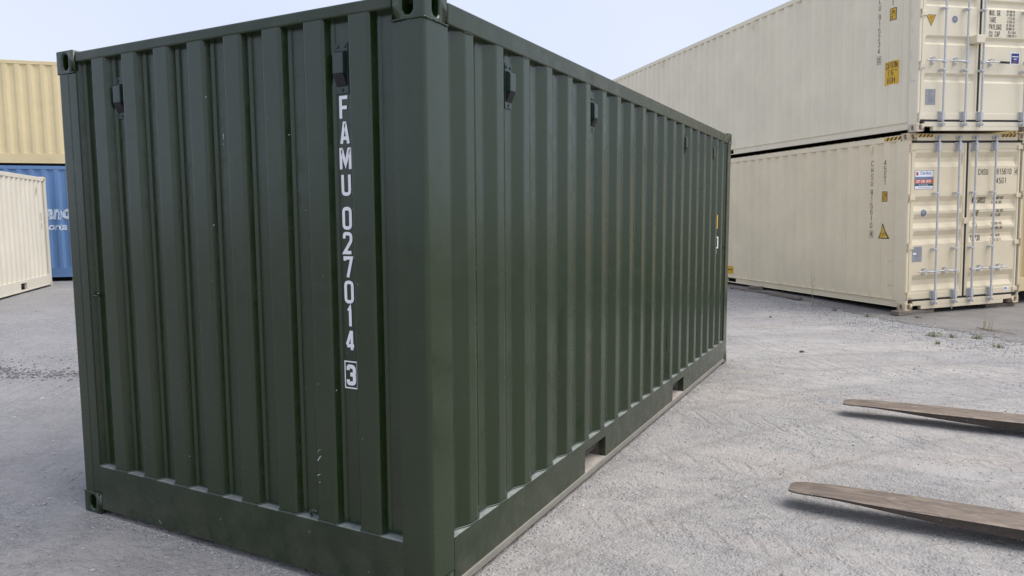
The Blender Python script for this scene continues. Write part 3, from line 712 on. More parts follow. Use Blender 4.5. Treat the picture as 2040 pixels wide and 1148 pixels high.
# ---------- 40 foot high cube containers with doors (right hand stack)
def door_parts(D, P, CASTM, cfg):
    rootE = D['root']; H = D['H']
    # header and sill
    g = G(); g.box(.163, AW-.163, .002, .075, H-.125, H-.012); ob('door_header', g, P, rootE, bev=.006)
    g = G(); g.box(.163, AW-.163, .004, .07, .076, .150); g.box(.335, AW-.345, .005, .07, .012, .0755); ob('door_sill', g, P, rootE, bev=.004)
    c0, c1 = .184, H-.160; leaves = ((.078, 1.196), (1.242, 2.358))
    g = G(); g.box(.064, AW-.064, .009, .050, .1505, .1825); g.box(.064, AW-.064, .009, .050, H-.1585, H-.1255)
    for x0, x1 in ((.064, .0765), (1.1975, 1.2405), (AW-.0785, AW-.064)): g.box(x0, x1, .018, .050, .183, H-.159)
    ob('door_gasket', g, RUBBER, rootE)
    def depth(c):
        for lo_, hi_ in cfg['ribs']:
            if lo_ < c < hi_:
                dd = .036; sl = cfg['slope']; return min(dd, dd*(c-lo_)/sl, dd*(hi_-c)/sl)
        return 0
    for li, (a0, a1) in enumerate(leaves):
        r0_, r1_ = a0+.062, a1-.055; cs = [c0]
        for lo_, hi_ in sorted(cfg['ribs']): cs += [lo_, lo_+cfg['slope'], hi_-cfg['slope'], hi_]
        cs.append(c1)
        rows = []
        for c in cs:
            d = depth(c); rows.append([(a0, .020, c), (r0_, .020, c), (r0_+.03, .020+d, c), (r1_-.03, .020+d, c), (r1_, .020, c), (a1, .020, c)])
        g = G(); g.grid(rows); n = len(g.v)
        door = ob('door', g, P, rootE, fix=False)
        # folded edges give the leaf its thickness
        g = G()
        for x0, x1, y0, y1 in ((a0-.001, a0+.04, c0, c1), (a1-.04, a1+.001, c0, c1)): g.box(x0, x1, .012, .0325, y0, y1)
        g.box(a0+.041, a1-.041, .0125, .0325, c0, c0+.10); g.box(a0+.041, a1-.041, .0125, .0325, c1-.10, c1)
        ob('door_frame', g, P, door, bev=.004)
        mp = (lambda a0, a1, r0_, r1_: (lambda a, c, l: (a, (.012 if c < c0+.10 or c > c1-.10 or a < a0+.04 or a > a1-.04 else .020+(depth(c)*max(0, min(1, (a-r0_)/.03, (r1_-a)/.03))))-l, c)))(a0, a1, r0_, r1_)
        D['door%d' % li] = door; D['dm%d' % li] = mp
        # hinges
        for hc in cfg['hinges']:
            hx = a0-.052 if li == 0 else a1+.052; sg = 1 if li == 0 else -1
            h = ob('hinge', G().box(*sorted((hx, hx+sg*.125)), -.006, .0125, hc-.036, hc+.036), P, door, bev=.004)
            g = G(); g.box(*sorted((hx-sg*.012, hx+sg*.022)), -.024, .004, hc-.060, hc-.038); g.box(*sorted((hx-sg*.012, hx+sg*.022)), -.024, .004, hc+.038, hc+.060)
            g.tube([(hx+sg*.004, -.014, hc-.07), (hx+sg*.004, -.014, hc+.07)], .011, 8); ob('hinge_lug', g, CASTM, door, bev=0)
    gp = 1.219
    for li in (0, 1):
        door = D['door%d' % li]; sg = -1 if li == 0 else 1
        for ra in cfg['rods'][2*li:2*li+2]:
            g = G(); g.tube([(ra, -.045, .085), (ra, -.045, H-.085)], .0165, 14); ob('lock_rod', g, GALV, door, smooth=True)
            for gc in (.24, H-.225):   # bolted end guides
                g = G(); g.box(ra-.048, ra+.024, -.002, .0115, gc-.075, gc+.075); g.box(ra-.024, ra+.024, -.066, -.003, gc-.07, gc+.07)
                for dz in (-.052, 0, .052):
                    g.tube([(ra-.037, -.003, gc+dz), (ra-.037, -.011, gc+dz)], .009, 6)
                ob('rod_guide', g, GALV, door, bev=.003)
            for gc in cfg['brk']:
                g = G(); g.box(ra-.055, ra+.022, -.066, -.030, gc-.014, gc+.014); g.box(ra-.055, ra-.028, -.030, .019, gc-.018, gc+.018); g.box(ra+.014, ra+.024, -.030, .019, gc-.014, gc+.014)
                g.tube([(ra-.042, -.066, gc), (ra-.042, -.074, gc)], .009, 6); ob('rod_bracket', g, GALV, door, bev=.002)
            for cc, up in ((.105, -1), (H-.073, 1)):   # cam and keeper
                g = G(); g.box(ra-.012, ra+.040, -.060, -.030, cc-.016, cc+.016); g.box(ra+.03, ra+.056, -.052, .001, cc-.010, cc+.022)
                g.box(ra-.045, ra+.05, -.018, .0015, cc-.024, cc+.024); g.tube([(ra+.02, -.064, cc-.02), (ra+.02, -.064, cc+.02)], .012, 8); ob('cam', g, CASTM if False else GALV, door, bev=.004)
            hc = cfg['handle']; x1 = ra+sg*.345
            grip = cfg.get('grip') and abs(ra-cfg['grip']) < .01
            if grip: x1 = ra+sg*.52
            g = G(); g.box(ra-.028, ra+.028, -.070, -.020, hc-.026, hc+.026)
            lo_, hi_ = sorted((ra+sg*.028, x1)); g.tube([(ra+sg*.028, -.052, hc), (ra+sg*.14, -.052, hc), (ra+sg*.17, -.040, hc+.008), (x1, -.046, hc+.004)], [.016, .016, .011, .011], 8)
            ob('door_handle', g, GALV, door, bev=.003)
            if grip:
                g = G(); g.tube([(ra+sg*.345, -.0435, hc+.006), (x1+sg*.01, -.046, hc+.004)], .018, 10); ob('handle_grip', g, RUBBER, door, smooth=True)
            kx = ra+sg*.195
            g = G(); g.box(kx-.018, kx+.018, .0, .0195, hc-.052, hc+.06)
            g.tube([(kx, .0, hc+.05), (kx, -.045, hc+.062), (kx+sg*.012, -.062, hc+.045), (kx+sg*.012, -.062, hc+.018)], .009, 8)
            g.tube([(kx-.016, .002, hc-.02), (kx-.018, -.03, hc-.05), (kx, -.034, hc-.062), (kx+.018, -.03, hc-.05), (kx+.016, .002, hc-.02)], .006, 6)
            ob('handle_catch', g, GALV, door, bev=.002)
    # anti-burglar tab between the leaves
    lb = cfg['tab']; g = G(); g.box(*lb); ob('lock_box', g, P, rootE, bev=.006)

LOrot = Euler((LO['tb'], -LO['ta'], LO['th'])); 
lD = container('shipping_container', LO['o'], LOrot, 12.192, 2.896, (CREAM_LO, CREAM_LO, CAST_LO),
    'beige high cube container with lettered doors, bottom of the right hand stack', front='doors', pockets=((4.9, 5.26), (6.93, 7.29)), side_first=.530, group='beige containers stacked on the right', rail_h=(.058, .012), rail_in=.024, rail_bot=.022, roof_wave=True)
door_parts(lD, CREAM_LO, CAST_LO, dict(ribs=((2.347, 2.582), (1.632, 1.873), (1.352, 1.588), (1.085, 1.313), (.33, .585)), slope=.085,
    rods=(.568, .992, 1.336, 1.758), brk=(1.00, 1.915), handle=.635, hinges=(.25, 1.05, 1.85, 2.66), tab=(1.165, 1.262, -.012, .033, 1.40, 1.50)))
UP = dict(o=(1.89805, 10.88903, 3.0000), th=.757444, ta=.02548, tb=.00333)
uD = container('shipping_container', UP['o'], Euler((UP['tb'], -UP['ta'], UP['th'])), 12.192, 2.896, (CREAM_UP, CREAM_UP, CAST_UP),
    'cream high cube container with a black-gripped door handle, stacked on top of the beige one', front='doors', pockets=((5.2, 5.56), (7.23, 7.59)), side_first=.60, group='beige containers stacked on the right', rail_h=(.058, .012), rail_in=.024, rail_bot=.022, roof_wave=False)
door_parts(uD, CREAM_UP, CAST_UP, dict(ribs=((.772, .912), (1.352, 1.492), (1.935, 2.075), (2.515, 2.655)), slope=.038,
    rods=(.470, .912, 1.240, 2.120), brk=(.955, 1.90), handle=1.09, hinges=(.22, 1.02, 1.82, 2.63), tab=(1.02, 1.19, -.115, .033, 1.375, 1.50), grip=1.240))

def put(D, li, name, g, mat): return ob(name, g, mat, D['door%d' % li])
# --- lower doors: lettering and stickers
m0, m1 = lD['dm0'], lD['dm1']
g = G(); write(g, 'CHSU', 1.462, 2.205, .098, m1, .043, .011, .013, .02); put(lD, 1, 'container_number', g, BLACK)
g = G(); write(g, '815610', 1.856, 2.205, .098, m1, .043, .011, .013, .02)
put(lD, 1, 'container_number', g, BLACK)
g = G(); glyph(g, '4', 2.262, 2.212, .04, .085, .010, m1, .02); stroke(g, [(2.25, 2.198), (2.315, 2.198), (2.315, 2.312), (2.25, 2.312)], True, .004, m1, .003, .03); put(lD, 1, 'check_digit', g, BLACK)
g = G(); write(g, '45G1', 1.856, 2.055, .098, m1, .044, .011, .014, .02); put(lD, 1, 'type_code', g, BLACK)
def weights(D, mp, items, mat=BLACK, kw=.27, kg=.07):
    for (t1, x1, y1, h1, t2, x2, y2, h2, t3, x3, y3) in items:
        g = G(); write(g, t1, x1, y1, h1, mp, h1*kw, h1*.09, h1*kg, .012); ob('weight_heading', g, mat, D)
        g = G(); write(g, t2, x2, y2, h2, mp, h2*.37, h2*.12, h2*.14, .012); ob('weight_figures', g, mat, D)
        g = G(); write(g, t3, x3, y3, h2, mp, h2*.37, h2*.12, h2*.14, .012); ob('weight_figures', g, mat, D)
weights(lD['door1'], m1, [('MAX.GROSS', 1.385, 1.735, .10, '32.500 KGS.', 1.825, 1.79, .050, '71.650 LBS.', 1.80, 1.715),
    ('TARE', 1.385, 1.52, .10, '3.700 KGS.', 1.83, 1.575, .050, '8.160 LBS.', 1.80, 1.50),
    ('NET', 1.395, 1.315, .095, '28.800 KGS.', 1.80, 1.36, .050, '63.490 LBS.', 1.80, 1.285),
    ('CU. CAP.', 1.375, 1.10, .10, '76.4 CU.M.', 1.82, 1.155, .050, '2.700 CU.FT.', 1.78, 1.085)])
s0, s1, t0, t1 = .150, .535, 1.990, 2.292
st = put(lD, 0, 'company_sticker', patch(m0, s0, s1, t0, t1, .002), SLATE)
def strip(D, name, x0, x1, y0, y1, mat, mp, lift=.003): return ob(name, patch(mp, x0, x1, y0, y1, lift, 6, 3), mat, D)
lDo = lD['door0']
strip(lDo, 'sticker_panel', s0+.008, s1-.008, 2.192, 2.286, WHITE, m0); strip(lDo, 'sticker_panel', s0+.008, s1-.008, 2.158, 2.186, SLATE, m0)
strip(lDo, 'sticker_panel', s0+.002, s1-.002, 2.085, 2.150, ORANGE, m0, .0035); strip(lDo, 'sticker_panel', s0+.008, s1-.008, 2.045, 2.073, TEAL, m0); strip(lDo, 'sticker_panel', s0+.008, s1-.008, 1.996, 2.042, WHITE, m0)
font_text('sticker_lettering', 'Citi-Box', m0, .255, 2.228, .070, SLATE, lDo, .95, 0, .0015, .004)
g = G(); write(g, 'CONTAINERS', .258, 2.200, .018, m0, .015, .004, .010); ob('sticker_lettering', g, SLATE, lDo)
g = G(); g.grid([[m0(x, y, .0042) for x in (.178, .200, .222)] for y in (2.215, 2.245, 2.268)]); ob('sticker_emblem', g, REDP, lDo)
g = G(); write(g, 'SALES', .185, 2.164, .016, m0, .011, .003, .004); write(g, 'HIRE', .285, 2.164, .016, m0, .011, .003, .004); write(g, 'LOGISTICS', .365, 2.164, .016, m0, .011, .003, .004); ob('sticker_lettering', g, WHITE, lDo)
m0b = lambda a, c, l: m0(a, c, l+.0015)
g = G(); write(g, '027 530 2675', .185, 2.098, .040, m0b, .022, .007, .004); ob('sticker_lettering', g, WHITE, lDo)
g = G(); write(g, 'NATIONWIDE', .235, 2.050, .017, m0b, .014, .004, .006); ob('sticker_lettering', g, WHITE, lDo)
g = G(); stroke(g, [(.225, 2.018), (.46, 2.018)], False, .006, m0b, .004, .05); ob('sticker_lettering', g, GREYP, lDo)
def disc(mp, s, t, rx, ry, lift, mat, name, par, n=20):
    g = G(); vs = [mp(s, t, lift)]; N2 = n
    for r_ in (.5, 1.0):
        for k in range(n): vs.append(mp(s+rx*r_*math.cos(2*math.pi*k/n), t+ry*r_*math.sin(2*math.pi*k/n), lift))
    fs = [(0, 1+k, 1+(k+1) % n) for k in range(n)]+[(1+k, 1+n+k, 1+n+(k+1) % n, 1+(k+1) % n) for k in range(n)]
    g.add(vs, fs); return ob(name, g, mat, par)
def emblem(D, li, mp, s, t, r):
    e = disc(mp, s, t, r, r, .002, WHITE, 'round_emblem', D['door%d' % li]); par = D['door%d' % li]
    disc(mp, s, t, r*.88, r*.88, .003, GREYP, 'emblem_field', par)
    rr2 = random.Random(int(s*1000)); g = G()
    for k in range(7):
        an = rr2.uniform(0, 6.28); d = r*.45*rr2.random(); q = r*rr2.uniform(.14, .3)
        cx, cy = s+d*math.cos(an), t+d*math.sin(an); g.add([mp(cx+q*math.cos(a_)*rr2.uniform(.6, 1.2), cy+q*math.sin(a_)*rr2.uniform(.6, 1.2), .004+.0003*k) for a_ in (0, 1.2, 2.4, 3.6, 4.8)], [(0, 1, 2, 3, 4)])
    ob('emblem_print', g, SILV, par)
emblem(lD, 0, m0, .352, 1.602, .070)
def dataplate(D, li, mp, s0, s1, t0, t1, mark):
    par = D['door%d' % li]; ob('data_plate', patch(mp, s0, s1, t0, t1, .003, 4, 4), SILV, par); g = G(); rr2 = random.Random(5)
    y = t1-.02
    while y > t0+.015:
        stroke(g, [(s0+.02+rr2.uniform(0, .05), y), (s1-.02-rr2.uniform(0, .05), y)], False, .004, mp, .0042, .06); y -= rr2.uniform(.011, .022)
    ob('plate_print', g, GREYP, par)
    for a_, b_, c_, d_ in mark: ob('plate_tag', patch(mp, a_, b_, c_, d_, .005, 2, 2), WHITE, par)
dataplate(lD, 0, m0, .140, .340, .805, 1.055, [(.155, .225, .925, .955)])
st = put(lD, 1, 'maker_sticker', patch(m1, 2.085, 2.205, .232, .290, .003, 2, 2), WHITE)
g = G(); write(g, 'CIMC', 2.100, .246, .030, lambda a, c, l: m1(a, c, l+.002), .017, .006, .005); put(lD, 1, 'sticker_lettering', g, NAVY)
def hazard(D, mp, s0, s1, t0, t1, sh=.045, n=4):
    par = D['root']; ob('hazard_strip', patch(mp, s0, s1, t0, t1, .002, 6, 2), YEL, par); g = G(); w = (s1-s0)/n
    for k in range(n):
        x0 = s0+w*(k+.05); x1 = x0+w*.48
        q = [(x0, t0), (x1, t0), (min(x1+sh, s1), t1), (min(x0+sh, s1), t1)]
        g.add([mp(x, y, .0032) for x, y in q], [(0, 1, 2, 3)])
    ob('hazard_stripe', g, BLACK, par)
hm = lambda a, c, l: (a, .002-l, c)
hazard(lD, hm, .180, .485, 2.826, 2.874); hazard(lD, hm, 1.905, 2.225, 2.826, 2.874)
hs = lambda b, c, l: (.002-l, b, c)
hazard(lD, hs, .185, .525, 2.808, 2.862, -.04, 4)
g = G(); g.tube([(.966+.02*math.sin(k/10*6.283)*.55, -.01, .008+.022*math.cos(k/10*6.283)) for k in range(11)], .005, 6); ob('tie_ring', g, GALV, lD['root'])
# --- lower side lettering
ms = lD['side-1']
def vtext(D, mp, txt, b, c, h, w, pitch, th, name='side_letter', mat=BLACK):
    for ch in txt:
        if ch != ' ':
            g = G(); glyph(g, ch, 0, 0, w, h, th, lambda s, t, l: mp(b+w/2-s, c+t, l), .012); ob(name, g, mat, D['root'])
            c -= pitch
        else: c -= pitch*.35
    return c
vtext(lD, ms, 'CHSU 815610', .778, 2.415, .094, .048, .113, .0095)
g = G(); glyph(g, '4', 0, 0, .05, .09, .012, lambda s, t, l: ms(.800-s, 1.215+t, l), .012); stroke(g, [(.735, 1.195), (.815, 1.195), (.815, 1.315), (.735, 1.315)], True, .005, ms, .003, .012); ob('check_digit', g, BLACK, lD['root'])
vtext(lD, ms, '45G1', .490, 2.411, .094, .048, .109, .0095)
def height_mark(D, mp, b0, b1, c0, c1):
    p = ob('height_sticker', patch(mp, b0, b1, c0, c1, .002, 14, 4), YEL, D['root'])
    g = G(); stroke(g, [(b0, c0), (b1, c0), (b1, c1), (b0, c1)], True, .010, mp, .0034, .012); stroke(g, [(b0, (c0+c1)/2), (b1, (c0+c1)/2)], False, .006, mp, .0036, .012); ob('sticker_border', g, BLACK, p)
    fl = lambda s, t, l: mp(b1-.012-s, t, l+.001)
    g = G(); write(g, '2.9m', 0, (c0+c1)/2+.014, .055, fl, .026, .006, .004, .012); write(g, "9'6\"", 0, c0+.014, .055, fl, .026, .006, .004, .012); ob('sticker_lettering', g, BLACK, p)
height_mark(lD, ms, .444, .566, 1.812, 1.972)
tr = ob('warning_triangle', poly_patch(ms, [(.640, 1.190), (.408, 1.190), (.515, 1.425)], .002), YEL, lD['root'])
g = G(); stroke(g, [(.640, 1.190), (.408, 1.190), (.515, 1.425)], True, .016, ms, .0035, .012); ob('sticker_border', g, BLACK, tr)
g = G(); stroke(g, [(.455, 1.275), (.555, 1.275)], False, .008, ms, .0035, .012); stroke(g, [(.455, 1.245), (.575, 1.245)], False, .008, ms, .0035, .012); ob('sticker_lettering', g, BLACK, tr)
ob('yellow_label', patch(ms, 4.965, 5.30, .245, .425, .002, 24, 2), YEL, lD['root'])
g = G(); stroke(g, [(5.05, .34), (5.22, .34)], False, .02, ms, .0035, .012); stroke(g, [(5.0, .29), (5.0, .39)], False, .012, ms, .0035, .012); ob('label_print', g, BLACK, lD['root'])
def hood(D, mp, b, top, mat):
    def pr(poly, s0, s1):
        g = G(); n = len(poly); vs = [mp(s0, t, l) for l, t in poly]+[mp(s1, t, l) for l, t in poly]
        g.add(vs, [tuple(range(n)), tuple(range(2*n-1, n-1, -1))]+[(i, i+n, (i+1) % n+n, (i+1) % n) for i in range(n)]); return g
    v = ob('vent', pr([(.0, top), (.030, top-.008), (.030, top-.13), (.0, top-.17)], b-.028, b+.028), mat, D['root'], bev=.003)
    ob('vent_flange', pr([(.0, top-.165), (.006, top-.165), (.006, top-.205), (.0, top-.205)], b-.028, b+.028), mat, v)
hood(lD, ms, .800, 2.775, CREAM_LO)
for b in (4.45, 8.6): hood(uD, uD['side-1'], b, 2.78, CREAM_UP)
# pushed-in dents low on the side near the corner post
for c in (.80, .395):
    g = G(); g.tube([ms(.31, c, .0), ms(.335, c+.016, .004), ms(.37, c+.02, .005), ms(.405, c+.008, .002), ms(.42, c-.03, -.001)], [.002, .006, .008, .006, .001], 6); ob('dent_crease', g, CREAM_LO, lD['root'], smooth=True)
# --- upper doors
n0, n1 = uD['dm0'], uD['dm1']; uDo0, uDo1 = uD['door0'], uD['door1']
weights(uDo1, n1, [('MAX. GR.', 1.395, 1.836, .088, '30.480 KG', 1.752, 1.895, .042, '67.200 LB', 1.752, 1.842),
    ('TARE', 1.400, 1.728, .088, '3.775 KG', 1.772, 1.785, .042, '8.320 LB', 1.772, 1.732),
    ('PAYLOAD', 1.400, 1.620, .088, '26.705 KG', 1.752, 1.675, .042, '58.880 LB', 1.752, 1.622),
    ('CU. CAP.', 1.405, 1.508, .088, '76.4 CU.M.', 1.790, 1.565, .042, '2.698 CU.FT.', 1.772, 1.510)], BLACK, .33, .09)
ty = ob('warning_triangle', poly_patch(n0, [(.148, 1.800), (.325, 1.800), (.245, 1.635)], .002), YEL, uDo0)
g = G(); stroke(g, [(.148, 1.800), (.245, 1.635), (.325, 1.800)], True, .007, n0, .0035, .03); 
for k in range(6): stroke(g, [(.185+k*.009, 1.78-.02*k), (.295-k*.008, 1.78-.02*k)], False, .005, n0, .0035, .05)
ob('triangle_print', g, BLACK, uDo0)
emblem(uD, 0, n0, .705, 1.750, .066)
dataplate(uD, 0, n0, .175, .372, .415, .662, [(.20, .215, .58, .59), (.31, .325, .58, .59)])
bs = ob('blue_sticker', patch(n1, 1.865, 2.065, 1.078, 1.275, .002, 2, 2), WHITE, uDo1); strip(uDo1, 'sticker_panel', 1.885, 2.045, 1.095, 1.258, NAVY, n1, .0032)
g = G(); stroke(g, [(1.900, 1.205), (2.03, 1.205)], False, .014, n1, .0045, .05); stroke(g, [(1.935, 1.165), (1.998, 1.165)], False, .014, n1, .0045, .05); ob('sticker_lettering', g, WHITE, uDo1)
g = G(); stroke(g, [(1.925, 1.120), (2.005, 1.120)], False, .012, n1, .0045, .05); ob('sticker_lettering', g, ORANGE, uDo1)
# --- upper side
us = uD['side-1']
c_ = vtext(uD, us, 'LU 915234', .838, 2.173, .090, .046, .110, .0095)
g = G(); glyph(g, '0', 0, 0, .045, .088, .011, lambda s, t, l: us(.857-s, 1.21+t, l), .012); stroke(g, [(.795, 1.19), (.872, 1.19), (.872, 1.318), (.795, 1.318)], True, .005, us, .003, .012); ob('check_digit', g, BLACK, uD['root'])
vtext(uD, us, '1', .560, 2.072, .090, .048, .113, .011)
height_mark(uD, us, .497, .627, 1.848, 2.030)
cs_ = ob('caution_sticker', patch(us, .428, .728, .818, 1.195, .002, 26, 4), YEL, uD['root'])
fl = lambda s, t, l: us(.728-s, t, l+.001)
g = G(); write(g, 'CAUTION', .014, 1.078, .104, fl, .032, .0085, .007, .012); write(g, "9'6\"", .090, .958, .098, fl, .042, .010, .012, .012); write(g, 'HIGH', .055, .836, .100, fl, .040, .010, .013, .012); ob('sticker_lettering', g, BLACK, cs_)
# press marks on the upper corner post
g = G()
psf = lambda b, c, l: (.004-l, b, c)
for (b, c, x, y) in ((.155, 1.75, 0, .12), (.14, 1.55, 0, .05), (.15, 1.12, .002, .16), (.15, .80, 0, .10), (.16, .78, -.10, .02), (.09, .79, -.04, .012)):
    stroke(g, [(b, c), (b+x*.5+.003, c+y*.6), (b+x, c+y)], False, .0035, psf, .0022, .02)
ob('scuff_mark', g, GREYP, uD['root'])

# ---------- neighbour of the stack, its edge showing at the right border
c, s = math.cos(LO['th']), math.sin(LO['th'])
def from_lower(a, b, z): return (LO['o'][0]+c*a-s*b, LO['o'][1]+s*a+c*b, z)
container('shipping_container', from_lower(2.52, .20, .29), LOrot, 12.192, 2.896, (TAN, TAN, TAN), 'tan container mostly out of frame, its edge just showing right of the beige container doors', side_first=.669)

# ---------- containers on the left
container('shipping_container', (-16.40778, 7.86276, .0863), (0, 0, 2.348+math.pi/2), 6.058, 2.591, (PALE, PALE, CAST_UP),
    'pale cream container with fine corrugations in front of the blue one at the left edge', side_first=.669, pockets=((1.75, 2.11), (3.80, 4.16)))
pD = [o for o in COL.objects if o.type == 'EMPTY'][-1]
pm = lambda b, c, l: (.006-.0-l, b, c)
for b0, c0, h in ((.49, 1.58, .15), (.50, 1.38, .10)):
    g = G(); stroke(g, [(b0, c0), (b0+.05, c0), (b0+.05, c0+h), (b0, c0+h)], True, .012, pm, .006, .1); ob('side_marking', g, BLACK, pD)
for b0, c1 in ((1.66, 2.50), (.70, 2.34)):
    g = G(); stroke(g, [(b0, c1), (b0, c1-.12), (b0+.03, c1-.17)], False, .03, pm, .004, .1); ob('vent', g, GREYP if False else PALE, pD)
th_b = .76+math.pi/2
bo = Vector((-17.2168, 8.881, .1526))
bx = Vector((math.cos(.76), math.sin(.76), 0))
blueO = bo+bx*6.0
bD = container('shipping_container', blueO, (0, 0, th_b), 12.192, 2.896, (BLUE, BLUE, BLUE),
    'blue container with white slanted lettering, under the tan container at the far left', side_first=.45, pockets=(), roof_wave=True)
mb = bD['side-1']
mbf = lambda b, c, l: mb(6.0-b, c, l)
# visible fragments of the slanted two-line lettering
font_text('white_lettering', 'and', mbf, -.59, 1.535, .50, WHITEP, bD['root'], .82, .18, .020, .006)
font_text('white_lettering', 'orta', mbf, -.53, 1.245, .26, WHITEP, bD['root'], .95, .18, .008, .006)
container('shipping_container', blueO+Vector((0, 0, 2.915)), (0, 0, th_b), 12.192, 2.591, (TAN, TAN, TAN),
    'tan ribbed container stacked on top of the blue one at the far left', side_first=.33, pockets=())

# ------------------------------------------------------------------ timber under the stack
def timber(x, y, z0, L_, w, h, ang, label, group='timber blocks under the stack', name='timber_block'):
    g = G(); g.box(-L_/2, L_/2, -w/2, w/2, 0, h)
    rr2 = random.Random(int(x*100+y*7)); g.v = [(a+rr2.uniform(-.006, .006), b+rr2.uniform(-.005, .005), c_+rr2.uniform(-.003, .003)) for a, b, c_ in g.v]
    o = ob(name, g, WOOD, bev=.006); o.location = (x, y, z0); o.rotation_euler = (0, 0, ang)
    return tag(o, label, 'timber', group)
def on_low(a, b): p = from_lower(a, b, 0); return p[0], p[1]
x, y = on_low(.24, .075); timber(x, y, height(x, y)+.012, .82, .16, .072, LO['th']+.10, 'grey timber block under the near corner of the beige container')
x, y = on_low(2.14, .16); timber(x, y, height(x, y)+.013, .62, .16, .072, LO['th']-.05, 'grey timber block under the right door corner of the beige container')
x, y = on_low(.25, 12.0); timber(x, y, height(x, y)+.012, .7, .16, .075, LO['th'], 'timber block under the far left corner of the beige container')
timber(-.95, 13.80, height(-.95, 13.8)+.016, .30, .14, .075, .1, 'short grey timber offcut lying beside the beige container', None)
timber(-1.05, 14.55, height(-1.05, 14.55)+.016, .34, .12, .06, .5, 'timber offcut half under the beige container, behind the shorter one', None)
for i, (p, q, lb) in enumerate((((-1.50, 13.98), (-.42, 12.98), 'long weathered plank lying along the edge of the asphalt'), ((-.50, 12.98), (.12, 12.36), 'brown plank with a round end lying past the long plank'))):
    ang = math.atan2(q[1]-p[1], q[0]-p[0]); ln = math.hypot(q[0]-p[0], q[1]-p[1])
    timber((p[0]+q[0])/2, (p[1]+q[1])/2, height(*p)+.006, ln, .09, .035+.02*i, ang, lb, None, 'plank')

# ------------------------------------------------------------------ fork tines
def fork(yc, tip, wd, label):
    rootE = empty('forklift_tine', (tip, yc, 0), (0, 0, 0), label, 'forklift tine', 'forklift tines reaching in from the right')
    rows_t = []; n = 26; Lt = 2.45
    for i in range(n+1):
        x = Lt*(i/n)**1.6; k = min(1, x/.11); half = wd/2*(.58+.42*math.sqrt(max(0, 1-(1-k)**2))) if k < 1 else wd/2
        half *= .80+.20*sm(x/.7)
        top = .108+.004*sm(x/.3)-.012*math.exp(-x/.12); th_ = .012+.062*sm(x/1.35)**.8
        rows_t.append((x, half, top, top-th_))
    g = G(); P = []
    for x, hf, t, b in rows_t:
        ch = min(.010, (t-b)*.35)
        P.append([(x, -hf+ch, t), (x, -hf*.4, t+.001), (x, hf*.4, t+.001), (x, hf-ch, t), (x, hf, t-ch), (x, hf, b+ch*.5), (x, hf-ch, b), (x, -hf+ch, b), (x, -hf, b+ch*.5), (x, -hf, t-ch), (x, -hf+ch, t)])
    g.grid(P); g.add(P[0][:-1], [tuple(range(10))]); g.add(P[-1][:-1], [tuple(range(9, -1, -1))])
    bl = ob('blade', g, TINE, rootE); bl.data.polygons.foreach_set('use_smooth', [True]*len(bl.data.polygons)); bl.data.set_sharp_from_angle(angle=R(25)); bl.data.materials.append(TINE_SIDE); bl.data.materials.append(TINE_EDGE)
    for p in bl.data.polygons: p.material_index = 0 if p.normal.z > .92 else (2 if p.normal.z > .3 else 1)  # shading painted by face normal: dark sides, pale chamfers
    g = G(); g.box(Lt-.002, Lt+.075, -wd/2, wd/2, .036, .85); ob('shank', g, TINE, rootE, bev=.012)
fork(4.252, 1.34, .262, 'farther brown steel forklift tine with a narrow tip, low over the gravel')
fork(1.982, 1.185, .245, 'nearer brown steel forklift tine with a blunt round tip, low over the gravel')

# ------------------------------------------------------------------ loose stones on the gravel
def octa(r, rn):
    sx, sy, sz = r*rn.uniform(.7, 1.3), r*rn.uniform(.6, 1.1), r*rn.uniform(.35, .75); an = rn.uniform(0, 6.28); c, s = math.cos(an), math.sin(an)
    base = [(1,0,0),(.25,1,.15),(-.9,.35,0),(-.4,-.9,.1),(.6,-.75,0),(.15,.1,1),(0,0,-.6)]
    vs = []
    for x, y, z in base:
        x, y, z = x*sx*rn.uniform(.8, 1.2), y*sy*rn.uniform(.8, 1.2), z*sz; vs.append((c*x-s*y, s*x+c*y, z))
    return vs, [(0,1,5),(1,2,5),(2,3,5),(3,4,5),(4,0,5),(1,0,6),(2,1,6),(3,2,6),(4,3,6),(0,4,6)]
rn = random.Random(11); g = G(); cnt = 0
def blocked(x, y):
    if -2.50 < x < .03 and -.06 < y < 6.1: return True
    a, b = lower_ab(x, y); return a > -.7 and b > -.9 and a < 3
while cnt < 40000:
    u = rn.random(); d = 2.0*math.exp(u*2.1)      # log-uniform distance from the camera
    an = yaw+math.radians(rn.uniform(-38, 38)); x = CAMPOS.x-math.sin(an)*d; y = CAMPOS.y+math.cos(an)*d
    if blocked(x, y): cnt += .2; continue
    dens = .5+.5*math.sin(x*2.1+math.sin(y*1.7)*2)*math.sin(y*2.6+math.cos(x*1.9)*2)
    if rn.random() > .06+.94*dens**3: cnt += .2; continue
    r = .0026+.0046*rn.random()**2+(.006 if rn.random() < .03 else 0); r *= 1+.05*d
    vs, fs = octa(r, rn); z = height(x, y)+r*.15
    g.add([(vx+x, vy+y, vz+z) for vx, vy, vz in vs], fs); cnt += 1
st = ob('gravel', g, STONE, fix=False); tag(st, 'loose grey gravel chips scattered over the yard', None, None, 'stuff')
# coarser gravel bank along the asphalt edge
g = G()
for k in range(9000):
    t = 3+rn.random()*8.5; x, y = edge_pt(t); d = abs(rn.gauss(0, .55))*(1 if rn.random() < .93 else -.25); x -= .70*d; y -= .714*d
    r = .006+.010*rn.random()**2; vs, fs = octa(r, rn); z = height(x, y)+r*.2+(.018 if d < 0 else 0)
    g.add([(vx+x, vy+y, vz+z) for vx, vy, vz in vs], fs)
st = ob('gravel_bank', g, STONE, fix=False); tag(st, 'coarser pale gravel banked along the asphalt edge', None, None, 'stuff')
